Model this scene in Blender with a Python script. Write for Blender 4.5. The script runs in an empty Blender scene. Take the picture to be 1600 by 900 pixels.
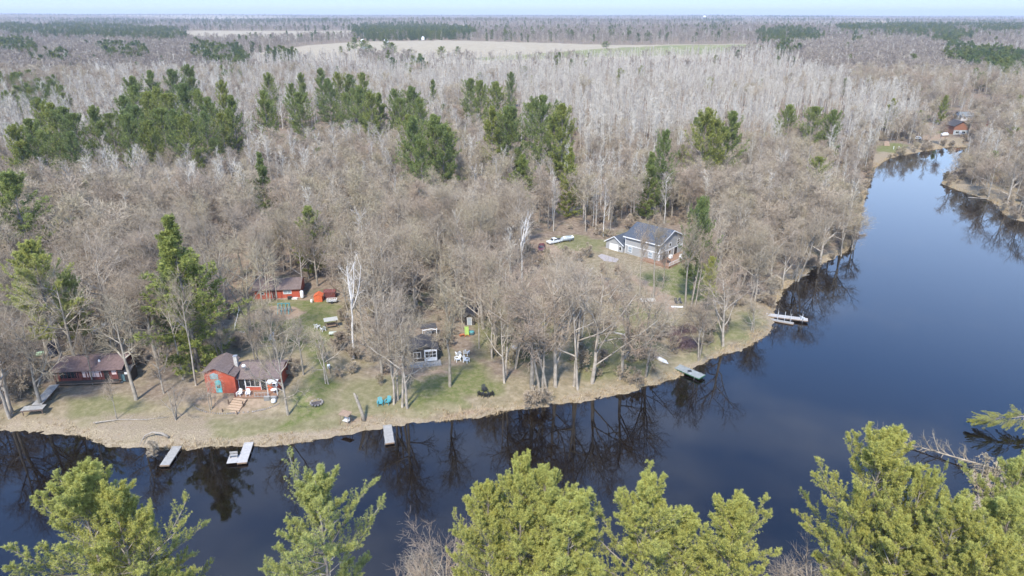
import bpy, math, random
import numpy as np
from mathutils import Matrix, Vector
R = math.radians
rng = np.random.default_rng(11)
random.seed(5)
scene = bpy.context.scene
COL = scene.collection

# ---------------------------------------------------------------- camera
CAMH, PITCH, FPX = 60.0, R(21.92), 1066.7
cam_data = bpy.data.cameras.new('camera')
cam_data.sensor_width = 36.0
cam_data.lens = 36.0 * FPX / 1600.0
cam_data.clip_start, cam_data.clip_end = 1.0, 40000.0
cam = bpy.data.objects.new('camera', cam_data)
COL.objects.link(cam)
cam.location = (0, 0, CAMH)
cam.rotation_euler = (R(90) - PITCH, 0, 0)
scene.camera = cam

# ---------------------------------------------------------------- world, sun, exposure
SUN_EL, SUN_AZ = R(50), R(197)     # azimuth clockwise from +Y: the sun stands behind the camera, to its left
world = bpy.data.worlds.new('World')
scene.world = world
world.use_nodes = True
wn, wl = world.node_tree.nodes, world.node_tree.links
wn.clear()
sky = wn.new('ShaderNodeTexSky')
sky.sky_type = 'NISHITA'
sky.sun_disc = False
sky.sun_elevation = SUN_EL
sky.sun_rotation = SUN_AZ
sky.altitude = 300
sky.air_density = 1.0
sky.dust_density = 0.3
sky.ozone_density = 3.5
tcw = wn.new('ShaderNodeTexCoord')
mpw = wn.new('ShaderNodeMapping'); mpw.inputs['Scale'].default_value = (1.0, 1.0, 3.2)
nzw = wn.new('ShaderNodeTexNoise'); nzw.inputs['Scale'].default_value = 2.3; nzw.inputs['Detail'].default_value = 7; nzw.inputs['Roughness'].default_value = 0.6
rpw = wn.new('ShaderNodeValToRGB'); rpw.color_ramp.elements[0].position = 0.50; rpw.color_ramp.elements[1].position = 0.74
rpw.color_ramp.elements[0].color = (0, 0, 0, 1); rpw.color_ramp.elements[1].color = (0.28, 0.28, 0.28, 1)
mixw = wn.new('ShaderNodeMixRGB'); mixw.inputs[2].default_value = (7.0, 7.3, 7.8, 1)
bgw = wn.new('ShaderNodeBackground'); bgw.inputs['Strength'].default_value = 0.15
ow = wn.new('ShaderNodeOutputWorld')
sep = wn.new('ShaderNodeSeparateXYZ'); wl.new(tcw.outputs['Generated'], sep.inputs[0])
# pale band of humid air low over the horizon, deeper blue above it
tint = wn.new('ShaderNodeMixRGB'); tint.blend_type = 'MULTIPLY'; tint.inputs[0].default_value = 1.0; tint.inputs[2].default_value = (0.86, 1.0, 1.17, 1)
hz_ = wn.new('ShaderNodeValToRGB'); hz_.color_ramp.elements[0].position = 0.0; hz_.color_ramp.elements[0].color = (0.92, 0.92, 0.92, 1); hz_.color_ramp.elements[1].position = 0.42; hz_.color_ramp.elements[1].color = (0, 0, 0, 1)
low = wn.new('ShaderNodeValToRGB'); low.color_ramp.elements[0].position = 0.0; low.color_ramp.elements[0].color = (2.0, 2.25, 2.5, 1); low.color_ramp.elements[1].position = 0.022; low.color_ramp.elements[1].color = (1.15, 1.75, 2.55, 1)
_e = low.color_ramp.elements.new(0.2); _e.color = (3.7, 4.1, 4.7, 1)
mixh = wn.new('ShaderNodeMixRGB')
wl.new(sep.outputs['Z'], hz_.inputs[0]); wl.new(sep.outputs['Z'], low.inputs[0])
wl.new(sky.outputs[0], tint.inputs[1])
wl.new(tcw.outputs['Generated'], mpw.inputs['Vector']); wl.new(mpw.outputs[0], nzw.inputs['Vector'])
wl.new(nzw.outputs['Fac'], rpw.inputs[0]); wl.new(rpw.outputs[0], mixw.inputs[0]); wl.new(tint.outputs[0], mixw.inputs[1])
wl.new(hz_.outputs[0], mixh.inputs[0]); wl.new(mixw.outputs[0], mixh.inputs[1]); wl.new(low.outputs[0], mixh.inputs[2])
wl.new(mixh.outputs[0], bgw.inputs['Color']); wl.new(bgw.outputs[0], ow.inputs['Surface'])

sun_data = bpy.data.lights.new('sun', 'SUN')
sun_data.energy = 2.4
sun_data.angle = R(5)
sun_data.color = (1.0, 0.94, 0.83)
sun = bpy.data.objects.new('sun', sun_data)
COL.objects.link(sun)
_sd = Vector((math.sin(SUN_AZ) * math.cos(SUN_EL), math.cos(SUN_AZ) * math.cos(SUN_EL), math.sin(SUN_EL)))
sun.rotation_euler = _sd.to_track_quat('Z', 'Y').to_euler()
sun.location = (-200, -300, 400)

scene.view_settings.view_transform = 'Standard'
scene.view_settings.look = 'None'
scene.view_settings.exposure = 1.42
scene.view_settings.gamma = 1.0
scene.view_settings.use_curve_mapping = False
scene.cycles.max_bounces = 6
scene.cycles.diffuse_bounces = 3
scene.cycles.glossy_bounces = 2
scene.cycles.transmission_bounces = 3
scene.cycles.volume_bounces = 0
scene.cycles.transparent_max_bounces = 6
scene.cycles.sample_clamp_indirect = 6.0
scene.cycles.caustics_reflective = False
scene.cycles.caustics_refractive = False
scene.cycles.use_denoising = True

# ---------------------------------------------------------------- points on the ground
SP, CP = math.sin(PITCH), math.cos(PITCH)
def hit(px, py, z=0.0):
    dx = (px - 800) / FPX; dy = -(py - 450) / FPX
    t = (z - CAMH) / (-SP + dy * CP)
    return np.array([dx * t, (CP + dy * SP) * t])
def proj(x, y, z):
    x = np.asarray(x, float); y = np.asarray(y, float); z = np.asarray(z, float) - CAMH
    dep = y * CP - z * SP
    up = y * SP + z * CP
    return 800 + FPX * x / dep, 450 - FPX * up / dep

FAR_BANK = [(0,673),(30,674),(60,675),(90,676),(110,679),(130,683),(150,690),(172,697),(190,700),(230,702),(280,703),(340,700),(400,697),(450,694),(490,690),
    (515,685),(540,678),(570,672),(600,668),(640,664),(680,660),(715,656),(740,654),(775,649),(800,641),(830,636),(850,634),(880,631),(900,628),
    (930,623),(960,618),(985,612),(1010,606),(1035,598),(1060,590),(1085,577),(1110,562),(1130,555),(1150,548),(1172,540),(1190,530),(1205,518),(1213,508),(1207,498),(1210,482),
    (1216,468),(1228,450),(1243,438),(1262,426),(1280,415),(1302,404),(1320,395),(1330,383),(1336,370),(1342,350),(1347,325),(1352,305),(1360,280),(1368,262),(1385,250),
    (1404,243),(1425,240),(1445,236),(1465,233),(1485,230)]
NEAR_TURN = [(1512,230),(1510,245),(1502,262),(1485,270),(1474,279),(1472,286),(1482,292),(1500,298),(1530,308),(1548,314),(1560,322),(1568,334),(1580,342),(1600,347)]
riv = [(-900.0, 120.0), (-300.0, 100.0)] + [tuple(hit(*p)) for p in FAR_BANK] + [tuple(hit(*p)) for p in NEAR_TURN]
riv += [(175.0, 214.0), (230.0, 222.0), (330.0, 240.0), (620.0, 260.0), (900.0, 270.0), (900.0, 130.0), (300.0, 102.0), (170.0, 93.0), (110.0, 86.0), (90.0, 83.5), (75.0, 80.0), (62.0, 74.0),
        (50.0, 65.0), (35.0, 57.0), (0.0, 55.0), (-40.0, 53.0), (-80.0, 54.0), (-300.0, 60.0), (-900.0, 60.0)]
RIV = np.array(riv)
def inside(poly, x, y):
    poly = np.asarray(poly); n = len(poly); c = np.zeros(np.shape(x), bool)
    j = n - 1
    for i in range(n):
        xi, yi = poly[i]; xj, yj = poly[j]
        if yi != yj:
            c ^= ((yi > y) != (yj > y)) & (x < (xj - xi) * (y - yi) / (yj - yi) + xi)
        j = i
    return c
def polydist(poly, x, y, closed=True):
    d = np.full(np.shape(x), 1e9)
    n = len(poly)
    for i in range(n if closed else n - 1):
        a = poly[i]; b = poly[(i + 1) % n]
        ex, ey = b[0] - a[0], b[1] - a[1]
        L = ex * ex + ey * ey + 1e-9
        t = np.clip(((x - a[0]) * ex + (y - a[1]) * ey) / L, 0, 1)
        d = np.minimum(d, (x - a[0] - t * ex) ** 2 + (y - a[1] - t * ey) ** 2)
    return np.sqrt(d)
def sdist(x, y):
    d = polydist(RIV, x, y)
    return np.where(inside(RIV, x, y), -d, d)
def wob(x, y, f, s=0):
    return (np.sin(x * f + 1.3 * s + 1.7 * np.sin(y * f * 0.7 + s)) + np.sin(y * f * 1.31 + 2.1 * s + 1.1 * np.sin(x * f * 0.53 + 2 * s))) * 0.5
def ground_z(x, y, s=None):
    x = np.asarray(x, float); y = np.asarray(y, float)
    if s is None: s = sdist(x, y)
    s = s + 0.45 * wob(x, y, 0.55, 6) + 0.35 * wob(x, y, 1.9, 3) + 0.25 * wob(x, y, 4.3, 1) * (np.hypot(x, y) < 400)
    land = 1.1 * (1 - np.exp(-np.maximum(s, 0) / 2.2)) + np.minimum(np.maximum(s, 0), 150) * 0.008
    land += 0.12 * wob(x, y, 0.21, 2) * np.clip(s / 6, 0, 1)
    q_ = np.maximum(np.abs((x + 43.5) / 10.5), np.abs((y - 106.0) / 9.0)); land += 1.05 * np.clip((1.42 - q_) / 0.42, 0, 1)   # the knoll under the red house
    r = np.hypot(x, y)
    far = np.clip((r - 900) / 3000, 0, 1)
    land += far * (8 + 7 * wob(x, y, 0.0021, 1) + 6 * wob(x, y, 0.0009, 5))
    land += np.clip((r - 4500) / 4000, 0, 1) * (10 - 26 * x / np.maximum(r, 1) + 8 * wob(x, y, 0.0007, 9))
    return np.where(s > 0, land, np.maximum(s * 0.45, -2.5))
def gz(x, y): return float(ground_z(np.array([x]), np.array([y]))[0])
def G(px, py):
    z = 1.2
    for _ in range(3):
        p = hit(px, py, z); z = gz(p[0], p[1])
    return Vector((p[0], p[1], z))
def TOP(px, py, h, z0=1.5):
    p = hit(px, py, z0 + h)
    return float(p[0]), float(p[1])

# ---------------------------------------------------------------- mesh and naming helpers
def link(o, parent=None):
    COL.objects.link(o)
    if parent is not None: o.parent = parent
    return o
def tag(o, label=None, cat=None, group=None, kind=None):
    if label: o['label'] = label
    if cat: o['category'] = cat
    if group: o['group'] = group
    if kind: o['kind'] = kind
    return o
def np_mesh(name, V, F, mat=None, smooth=False, attr=None, mats=None, midx=None):
    """V (n,3); F a list of integer arrays, each (k, sides)"""
    me = bpy.data.meshes.new(name)
    V = np.ascontiguousarray(V, dtype=np.float32)
    F = [np.asarray(f, dtype=np.int32) for f in F if len(f)]
    me.vertices.add(len(V)); me.vertices.foreach_set('co', V.ravel())
    nl = sum(f.size for f in F); nf = sum(len(f) for f in F)
    me.loops.add(nl); me.loops.foreach_set('vertex_index', np.concatenate([f.ravel() for f in F]))
    me.polygons.add(nf)
    st, k = [], 0
    for f in F:
        st.append(k + np.arange(len(f)) * f.shape[1]); k += f.size
    me.polygons.foreach_set('loop_start', np.concatenate(st).astype(np.int32))
    if smooth: me.polygons.foreach_set('use_smooth', np.ones(nf, bool))
    for m in ([mat] if mat else (mats or [])): me.materials.append(m)
    if midx is not None: me.polygons.foreach_set('material_index', midx.astype(np.int32))
    for k_, v in (attr or {}).items():
        a = me.attributes.new(k_, 'FLOAT', 'POINT'); a.data.foreach_set('value', np.asarray(v, dtype=np.float32))
    me.update(calc_edges=True)
    return me

class MB:
    """collects simple solids into one mesh"""
    def __init__(s): s.v = []; s.f = []
    def add(s, vs, fs):
        b = len(s.v); s.v += [tuple(v) for v in vs]; s.f += [tuple(b + i for i in f) for f in fs]; return s
    def box(s, x0, x1, y0, y1, z0, z1):
        vs = [(x0,y0,z0),(x1,y0,z0),(x1,y1,z0),(x0,y1,z0),(x0,y0,z1),(x1,y0,z1),(x1,y1,z1),(x0,y1,z1)]
        return s.add(vs, [(0,3,2,1),(4,5,6,7),(0,1,5,4),(1,2,6,5),(2,3,7,6),(3,0,4,7)])
    def bar(s, a, b, w, h=None):
        a, b = Vector(a), Vector(b); h = h or w
        d = (b - a).normalized(); r = Vector((0, 0, 1)) if abs(d.z) < .9 else Vector((1, 0, 0))
        u = d.cross(r).normalized(); v = u.cross(d)
        vs = [p + u * i * w / 2 + v * j * h / 2 for p in (a, b) for i, j in ((-1,-1),(1,-1),(1,1),(-1,1))]
        return s.add(vs, [(0,1,2,3),(7,6,5,4),(0,4,5,1),(1,5,6,2),(2,6,7,3),(3,7,4,0)])
    def tube(s, pts, rads, n=8, cap=True):
        pts = [Vector(p) for p in pts]
        if not hasattr(rads, '__len__'): rads = [rads] * len(pts)
        vs = []
        for i, p in enumerate(pts):
            d = (pts[min(i + 1, len(pts) - 1)] - pts[max(i - 1, 0)]).normalized()
            r = Vector((0.13, 0.2, 1)) if abs(d.z) < .9 else Vector((1, 0.1, 0))
            u = d.cross(r).normalized(); v = u.cross(d)
            vs += [p + (u * math.cos(6.28318 * k / n) + v * math.sin(6.28318 * k / n)) * rads[i] for k in range(n)]
        fs = [(i * n + k, i * n + (k + 1) % n, (i + 1) * n + (k + 1) % n, (i + 1) * n + k) for i in range(len(pts) - 1) for k in range(n)]
        if cap: fs += [tuple(range(n))[::-1], tuple((len(pts) - 1) * n + k for k in range(n))]
        return s.add(vs, fs)
    def prism(s, poly, z0, z1):
        n = len(poly)
        vs = [(p[0], p[1], z0) for p in poly] + [(p[0], p[1], z1) for p in poly]
        return s.add(vs, [tuple(range(n))[::-1], tuple(range(n, 2 * n))] + [(i, (i + 1) % n, n + (i + 1) % n, n + i) for i in range(n)])
    def slab(s, poly, t):
        """a tilted flat slab: polygon of 3-D points, thickness t downwards"""
        n = len(poly)
        vs = [tuple(p) for p in poly] + [(p[0], p[1], p[2] - t) for p in poly]
        return s.add(vs, [tuple(range(n)), tuple(range(n, 2 * n))[::-1]] + [(i, n + i, n + (i + 1) % n, (i + 1) % n) for i in range(n)])
    def lathe(s, prof, n=16, c=(0, 0)):
        vs = [(c[0] + r * math.cos(6.28318 * k / n), c[1] + r * math.sin(6.28318 * k / n), z) for r, z in prof for k in range(n)]
        fs = [(i * n + k, i * n + (k + 1) % n, (i + 1) * n + (k + 1) % n, (i + 1) * n + k) for i in range(len(prof) - 1) for k in range(n)]
        fs += [tuple(range(n))[::-1], tuple((len(prof) - 1) * n + k for k in range(n))]
        return s.add(vs, fs)
    def build(s, name, mat, parent=None, smooth=False, bevel=0.0):
        me = bpy.data.meshes.new(name)
        me.from_pydata(s.v, [], s.f)
        if mat: me.materials.append(mat)
        if smooth: me.polygons.foreach_set('use_smooth', [True] * len(me.polygons))
        me.update()
        o = link(bpy.data.objects.new(name, me), parent)
        if bevel:
            b = o.modifiers.new('bevel', 'BEVEL'); b.width = bevel; b.segments = 2; b.limit_method = 'ANGLE'
        return o
def empty(name, loc, rz=0.0, label=None, cat=None, group=None):
    o = bpy.data.objects.new(name, None); COL.objects.link(o)
    o.empty_display_size = 0.5
    o.location = loc; o.rotation_euler = (0, 0, rz)
    return tag(o, label, cat, group)
def kids(o): return [c for c in bpy.data.objects if c.parent == o]
def copy_tree(src, loc, rz, label=None, group=None, scale=None):
    def cp(o, parent):
        c = o.copy(); COL.objects.link(c); c.parent = parent
        for ch in kids(o): cp(ch, c)
        return c
    c = cp(src, None)
    c.location = loc; c.rotation_euler = (0, 0, rz)
    if label: c['label'] = label
    if group: c['group'] = group
    if scale: c.scale = (scale,) * 3
    return c

# ---------------------------------------------------------------- materials
def newmat(name):
    m = bpy.data.materials.new(name); m.use_nodes = True
    nt = m.node_tree; nt.nodes.clear()
    return m, nt.nodes, nt.links
def paint(name, col, rough=0.7, var=0.15, scale=3.0, metal=0.0, bump=0.0, stretch=None, col2=None, emit=None):
    """a worn, slightly uneven surface: base colour broken up by object-space noise"""
    m, n, l = newmat(name)
    out = n.new('ShaderNodeOutputMaterial'); p = n.new('ShaderNodeBsdfPrincipled')
    tc = n.new('ShaderNodeTexCoord'); mp = n.new('ShaderNodeMapping'); nz = n.new('ShaderNodeTexNoise')
    nz.inputs['Scale'].default_value = scale; nz.inputs['Detail'].default_value = 6; nz.inputs['Roughness'].default_value = 0.65
    if stretch: mp.inputs['Scale'].default_value = stretch
    l.new(tc.outputs['Object'], mp.inputs[0]); l.new(mp.outputs[0], nz.inputs['Vector'])
    rp = n.new('ShaderNodeValToRGB')
    c2 = col2 or tuple(min(1, c * (1 + var)) for c in col)
    c1 = tuple(c * (1 - var) for c in col)
    rp.color_ramp.elements[0].position = 0.32; rp.color_ramp.elements[1].position = 0.68
    rp.color_ramp.elements[0].color = (*c1, 1); rp.color_ramp.elements[1].color = (*c2, 1)
    l.new(nz.outputs['Fac'], rp.inputs[0]); l.new(rp.outputs[0], p.inputs['Base Color'])
    p.inputs['Roughness'].default_value = rough; p.inputs['Metallic'].default_value = metal
    if bump:
        b = n.new('ShaderNodeBump'); b.inputs['Strength'].default_value = bump; b.inputs['Distance'].default_value = 0.05
        l.new(nz.outputs['Fac'], b.inputs['Height']); l.new(b.outputs[0], p.inputs['Normal'])
    l.new(p.outputs[0], out.inputs[0])
    return m
def striped(name, col, axis=2, pitch=0.15, depth=0.35, rough=0.7, var=0.15):
    """boards, shingle courses or battens: thin darker joints at a fixed pitch"""
    m = paint(name, col, rough, var, 2.5)
    n, l = m.node_tree.nodes, m.node_tree.links
    p = next(x for x in n if x.type == 'BSDF_PRINCIPLED'); rp = next(x for x in n if x.type == 'VALTORGB'); tc = next(x for x in n if x.type == 'TEX_COORD')
    sx = n.new('ShaderNodeSeparateXYZ'); l.new(tc.outputs['Object'], sx.inputs[0])
    dv = n.new('ShaderNodeMath'); dv.operation = 'DIVIDE'; dv.inputs[1].default_value = pitch; l.new(sx.outputs[axis], dv.inputs[0])
    fr = n.new('ShaderNodeMath'); fr.operation = 'FRACT'; l.new(dv.outputs[0], fr.inputs[0])
    gt = n.new('ShaderNodeMath'); gt.operation = 'LESS_THAN'; gt.inputs[1].default_value = 0.14; l.new(fr.outputs[0], gt.inputs[0])
    ml = n.new('ShaderNodeMath'); ml.operation = 'MULTIPLY'; ml.inputs[1].default_value = depth; l.new(gt.outputs[0], ml.inputs[0])
    mx = n.new('ShaderNodeMixRGB'); mx.inputs[2].default_value = (*[c * 0.25 for c in col], 1)
    l.new(ml.outputs[0], mx.inputs[0]); l.new(rp.outputs[0], mx.inputs[1]); l.new(mx.outputs[0], p.inputs['Base Color'])
    return m
def glassmat(name, col=(0.02, 0.025, 0.03), rough=0.08):
    m, n, l = newmat(name)
    out = n.new('ShaderNodeOutputMaterial'); p = n.new('ShaderNodeBsdfPrincipled')
    p.inputs['Base Color'].default_value = (*col, 1); p.inputs['Roughness'].default_value = rough; p.inputs['Specular IOR Level'].default_value = 0.8
    l.new(p.outputs[0], out.inputs[0]); return m
def woodmat(name, c_lo, c_hi, rnd=0.25, trans=0.0, attr=None, tint=None):
    """bark, twigs or needles: colour between two tones by noise/attribute, varied per instance"""
    m, n, l = newmat(name)
    out = n.new('ShaderNodeOutputMaterial')
    df = n.new('ShaderNodeBsdfDiffuse')
    oi = n.new('ShaderNodeObjectInfo')
    mx = n.new('ShaderNodeMixRGB'); mx.inputs[1].default_value = (*c_lo, 1); mx.inputs[2].default_value = (*c_hi, 1)
    if attr:
        at = n.new('ShaderNodeAttribute'); at.attribute_name = attr; l.new(at.outputs['Fac'], mx.inputs[0])
    else:
        tc = n.new('ShaderNodeTexCoord'); nz = n.new('ShaderNodeTexNoise'); nz.inputs['Scale'].default_value = 1.3; nz.inputs['Detail'].default_value = 4
        l.new(tc.outputs['Object'], nz.inputs['Vector'])
        mr = n.new('ShaderNodeMapRange'); mr.inputs['From Min'].default_value = 0.3; mr.inputs['From Max'].default_value = 0.7
        l.new(nz.outputs['Fac'], mr.inputs['Value']); l.new(mr.outputs[0], mx.inputs[0])
    t2 = n.new('ShaderNodeMixRGB'); t2.blend_type = 'MULTIPLY'; t2.inputs[0].default_value = 1
    rp = n.new('ShaderNodeValToRGB'); e = rp.color_ramp.elements
    tint = tint or [(1 - rnd, 1 - rnd, 1 - rnd), (1, 0.97, 0.92), (1 + rnd * .6, 1 + rnd * .5, 1 + rnd * .45)]
    e[0].color = (*tint[0], 1); e[1].color = (*tint[-1], 1)
    for i, c in enumerate(tint[1:-1]):
        x = e.new((i + 1) / (len(tint) - 1)); x.color = (*c, 1)
    l.new(oi.outputs['Random'], rp.inputs[0]); l.new(mx.outputs[0], t2.inputs[1]); l.new(rp.outputs[0], t2.inputs[2])
    l.new(t2.outputs[0], df.inputs['Color'])
    if trans:
        tr = n.new('ShaderNodeBsdfTranslucent'); l.new(t2.outputs[0], tr.inputs['Color'])
        ms = n.new('ShaderNodeMixShader'); ms.inputs[0].default_value = trans
        l.new(df.outputs[0], ms.inputs[1]); l.new(tr.outputs[0], ms.inputs[2]); l.new(ms.outputs[0], out.inputs[0])
    else:
        l.new(df.outputs[0], out.inputs[0])
    return m

# ================================================================ ground, water
def axis(core0, core1, step, lo, hi, g=1.10):
    a = list(np.arange(core0, core1, step))
    d = step; x = a[-1]
    while x < hi: d *= g; x += d; a.append(x)
    d = step; x = a[0]; b = []
    while x > lo: d *= g; x -= d; b.append(x)
    return np.array(b[::-1] + a)
gx = axis(-120, 130, 0.6, -16000, 16000, 1.045)
gy = axis(66, 190, 0.55, -400, 16000, 1.022)
XX, YY = np.meshgrid(gx, gy)
fx, fy = XX.ravel(), YY.ravel()
SD = np.full(fx.shape, 400.0)
_near = (np.abs(fx) < 1000) & (fy < 700)
SD[_near] = sdist(fx[_near], fy[_near])
ZZ = ground_z(fx, fy, SD)
PXg, PYg = np.full(fx.shape, -999.), np.full(fx.shape, -999.)
_f = fy > 30
PXg[_f], PYg[_f] = proj(fx[_f], fy[_f], 1.3 + 0 * fx[_f])

def wpoly(pts, z=1.3): return np.array([hit(p[0], p[1], z) for p in pts])
def soft(polys, x, y, w=1.5):
    m = np.zeros(x.shape)
    for P, s in polys:
        near = (x > P[:, 0].min() - 3 * w) & (x < P[:, 0].max() + 3 * w) & (y > P[:, 1].min() - 3 * w) & (y < P[:, 1].max() + 3 * w)
        if not near.any(): continue
        xs, ys = x[near], y[near]
        xs = xs + w * 0.9 * wob(xs, ys, 1.1 / w, 4); ys = ys + w * 0.9 * wob(xs, ys, 1.3 / w, 7)
        d = polydist(P, xs, ys); d = np.where(inside(P, xs, ys), d, -d)
        m[near] = np.maximum(m[near], s * np.clip(0.5 + d / (2 * w), 0, 1))
    return m
def band(pts, hw, s=1.0):
    """a strip of half-width hw metres along a traced line"""
    P = [hit(p[0], p[1], 1.3) for p in pts]; L, Rr = [], []
    for i, p in enumerate(P):
        d = P[min(i + 1, len(P) - 1)] - P[max(i - 1, 0)]; d = d / np.linalg.norm(d); n_ = np.array([-d[1], d[0]])
        L.append(p + n_ * hw); Rr.append(p - n_ * hw)
    return (np.array(L + Rr[::-1]), s)
LAWN = [(wpoly([(368,482),(392,474),(470,470),(520,474),(526,492),(515,520),(512,560),(520,600),(516,642),(490,662),(455,668),(430,660),(450,640),(486,600),(478,560),(440,545),(380,535),(362,520)]), 1.0),
        (wpoly([(640,612),(648,582),(700,576),(745,560),(765,580),(790,600),(770,612),(720,632),(660,640),(638,632)]), 0.85),
        (wpoly([(775,545),(790,480),(850,470),(875,520),(860,560),(800,575)]), 0.75),
        (wpoly([(735,545),(745,500),(770,470),(785,520),(770,560)]), 0.7),
        (wpoly([(1000,432),(1030,420),(1085,412),(1125,415),(1120,440),(1108,475),(1060,470),(1012,448)]), 0.95),
        (wpoly([(1085,530),(1130,500),(1185,478),(1196,500),(1160,530),(1110,548),(1080,560),(1062,560)]), 0.65),
        (wpoly([(880,560),(900,520),(960,505),(1010,520),(1040,545),(1020,580),(960,590),(900,590)]), 0.65),
        (wpoly([(960,470),(1020,480),(1060,500),(1050,520),(980,510)]), 0.65),
        (wpoly([(95,640),(108,616),(215,616),(235,640),(150,658),(100,655)]), 0.6),
        (wpoly([(280,668),(330,655),(430,655),(500,650),(545,640),(535,670),(440,686),(330,690),(270,684)]), 0.5),
        (wpoly([(860,372),(900,368),(960,378),(940,392),(880,398),(862,388)]), 0.65),
        (wpoly([(1368,232),(1385,224),(1412,224),(1420,232),(1400,240),(1375,243)]), 1.0),
        (wpoly([(1462,206),(1490,200),(1480,212)]), 0.9), (wpoly([(525,600),(560,590),(640,585),(640,640),(560,650),(520,650)]), 0.5),
        (wpoly([(640,460),(660,458),(665,482),(640,480)]), 0.8), (wpoly([(395,560),(410,548),(440,548),(430,562)]), 0.9)]
DIRT = [(wpoly([(320,412),(335,398),(400,396),(470,393),(560,392),(640,394),(640,403),(520,406),(440,410),(400,420),(370,430),(372,470),(350,480),(335,470),(345,430)]), 0.9),
        band([(640,398),(700,385),(760,372),(820,372),(860,392),(900,402)], 3.0, 0.75),
        band([(372,410),(360,430),(354,460),(345,500)], 2.6, 0.8),
        band([(840,330),(880,322),(940,326),(1000,318)], 5.5, 0.8), (wpoly([(820,380),(850,372),(880,392),(900,410),(850,405)]), 0.7),
        band([(410,468),(520,466)], 1.0, 0.8),
        (wpoly([(390,492),(410,482),(450,480),(478,488),(472,497),(430,504),(398,506)]), 0.95),
        (wpoly([(485,628),(495,624),(504,629),(496,635),(486,633)]), 0.9),
        (wpoly([(690,642),(720,632),(760,630),(800,628),(820,634),(790,644),(740,650),(700,654)]), 0.7),
        (wpoly([(545,645),(575,640),(590,650),(560,668),(530,668)]), 0.6), band([(985,432),(1030,460),(1055,485)], 1.6, 0.9),
        (wpoly([(305,625),(360,622),(425,622),(440,634),(400,646),(340,648),(300,640)]), 0.6),
        (wpoly([(1440,212),(1475,208),(1490,216),(1490,222),(1450,222)]), 0.8), (wpoly([(640,575),(700,572),(705,584),(660,594),(640,588)]), 0.7)]
SAND = [(wpoly([(0,640),(60,650),(110,662),(200,655),(260,640),(330,660),(330,704),(0,680)], 0.6), 0.8),
        (wpoly([(1180,478),(1200,440),(1260,410),(1320,392),(1325,398),(1240,440),(1216,470),(1208,492)], 0.6), 0.85),
        (wpoly([(1470,284),(1500,276),(1600,300),(1600,350),(1560,330),(1490,298)], 0.6), 1.0),
        (wpoly([(1440,222),(1520,214),(1510,228),(1440,236),(1405,243),(1390,246)], 0.6), 0.8),
        (wpoly([(1360,243),(1390,238),(1395,246),(1368,262)], 0.6), 0.8)]
FIELD = [(wpoly([(360,100),(400,84),(480,72),(560,67),(700,65),(850,69),(960,72),(1200,70),(1200,79),(1120,90),(1000,93),(880,99),(760,101),(560,95),(400,96)], 2), 1.0),
         (wpoly([(275,56),(300,50),(470,50),(550,49),(555,60),(430,64),(300,66)], 2), 1.0)]
GREENF = [(wpoly([(720,92),(850,84),(940,77),(1060,72),(1200,71),(1200,77),(1100,86),(960,89),(860,92),(760,95)], 2), 1.0)]
FARCLEAR = [(wpoly([(150,29),(330,27),(500,30),(330,33)], 2), 1.0), (wpoly([(1390,88),(1425,89),(1420,95),(1395,95)], 2), 1.0), (wpoly([(1330,36),(1400,34),(1400,38),(1340,39)], 2), .9)]
DRYG = [(wpoly([(60,618),(200,606),(310,624),(318,606),(330,560),(360,520),(372,475),(480,462),(560,480),(560,560),(640,600),(820,590),(860,470),(960,460),(1050,480),(1190,470),(1214,500),(1120,560),(1050,592),(960,616),(850,634),(700,658),(560,678),(440,700),(280,704),(150,690),(0,672),(0,640)]), 0.8),
        (wpoly([(850,375),(960,372),(1110,420),(1120,480),(1000,470),(900,410)]), 0.7), (wpoly([(100,540),(230,540),(240,600),(100,600)]), 0.55)]
dryg = soft(DRYG, fx, fy, 3.0)
lawn = soft(LAWN, fx, fy, 1.6)
dirt = soft(DIRT, fx, fy, 1.0)
sand = soft(SAND, fx, fy, 2.0)
_edge = np.clip(1 - (SD - 0.6 - 0.9 * wob(fx, fy, 0.35, 2) - 0.9 * wob(fx, fy, 0.09, 5)) / 1.5, 0, 1) * (SD > -2) * 0.9
sand = np.maximum(sand, _edge)
field = soft(FIELD, fx, fy, 6.0); field = np.maximum(field, soft(FARCLEAR, fx, fy, 12.0))
greenf = soft(GREENF, fx, fy, 8.0)
ny_, nx_ = len(gy), len(gx)
ii = np.arange(ny_ * nx_).reshape(ny_, nx_)
quads = np.stack([ii[:-1, :-1], ii[:-1, 1:], ii[1:, 1:], ii[1:, :-1]], -1).reshape(-1, 4)

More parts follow.
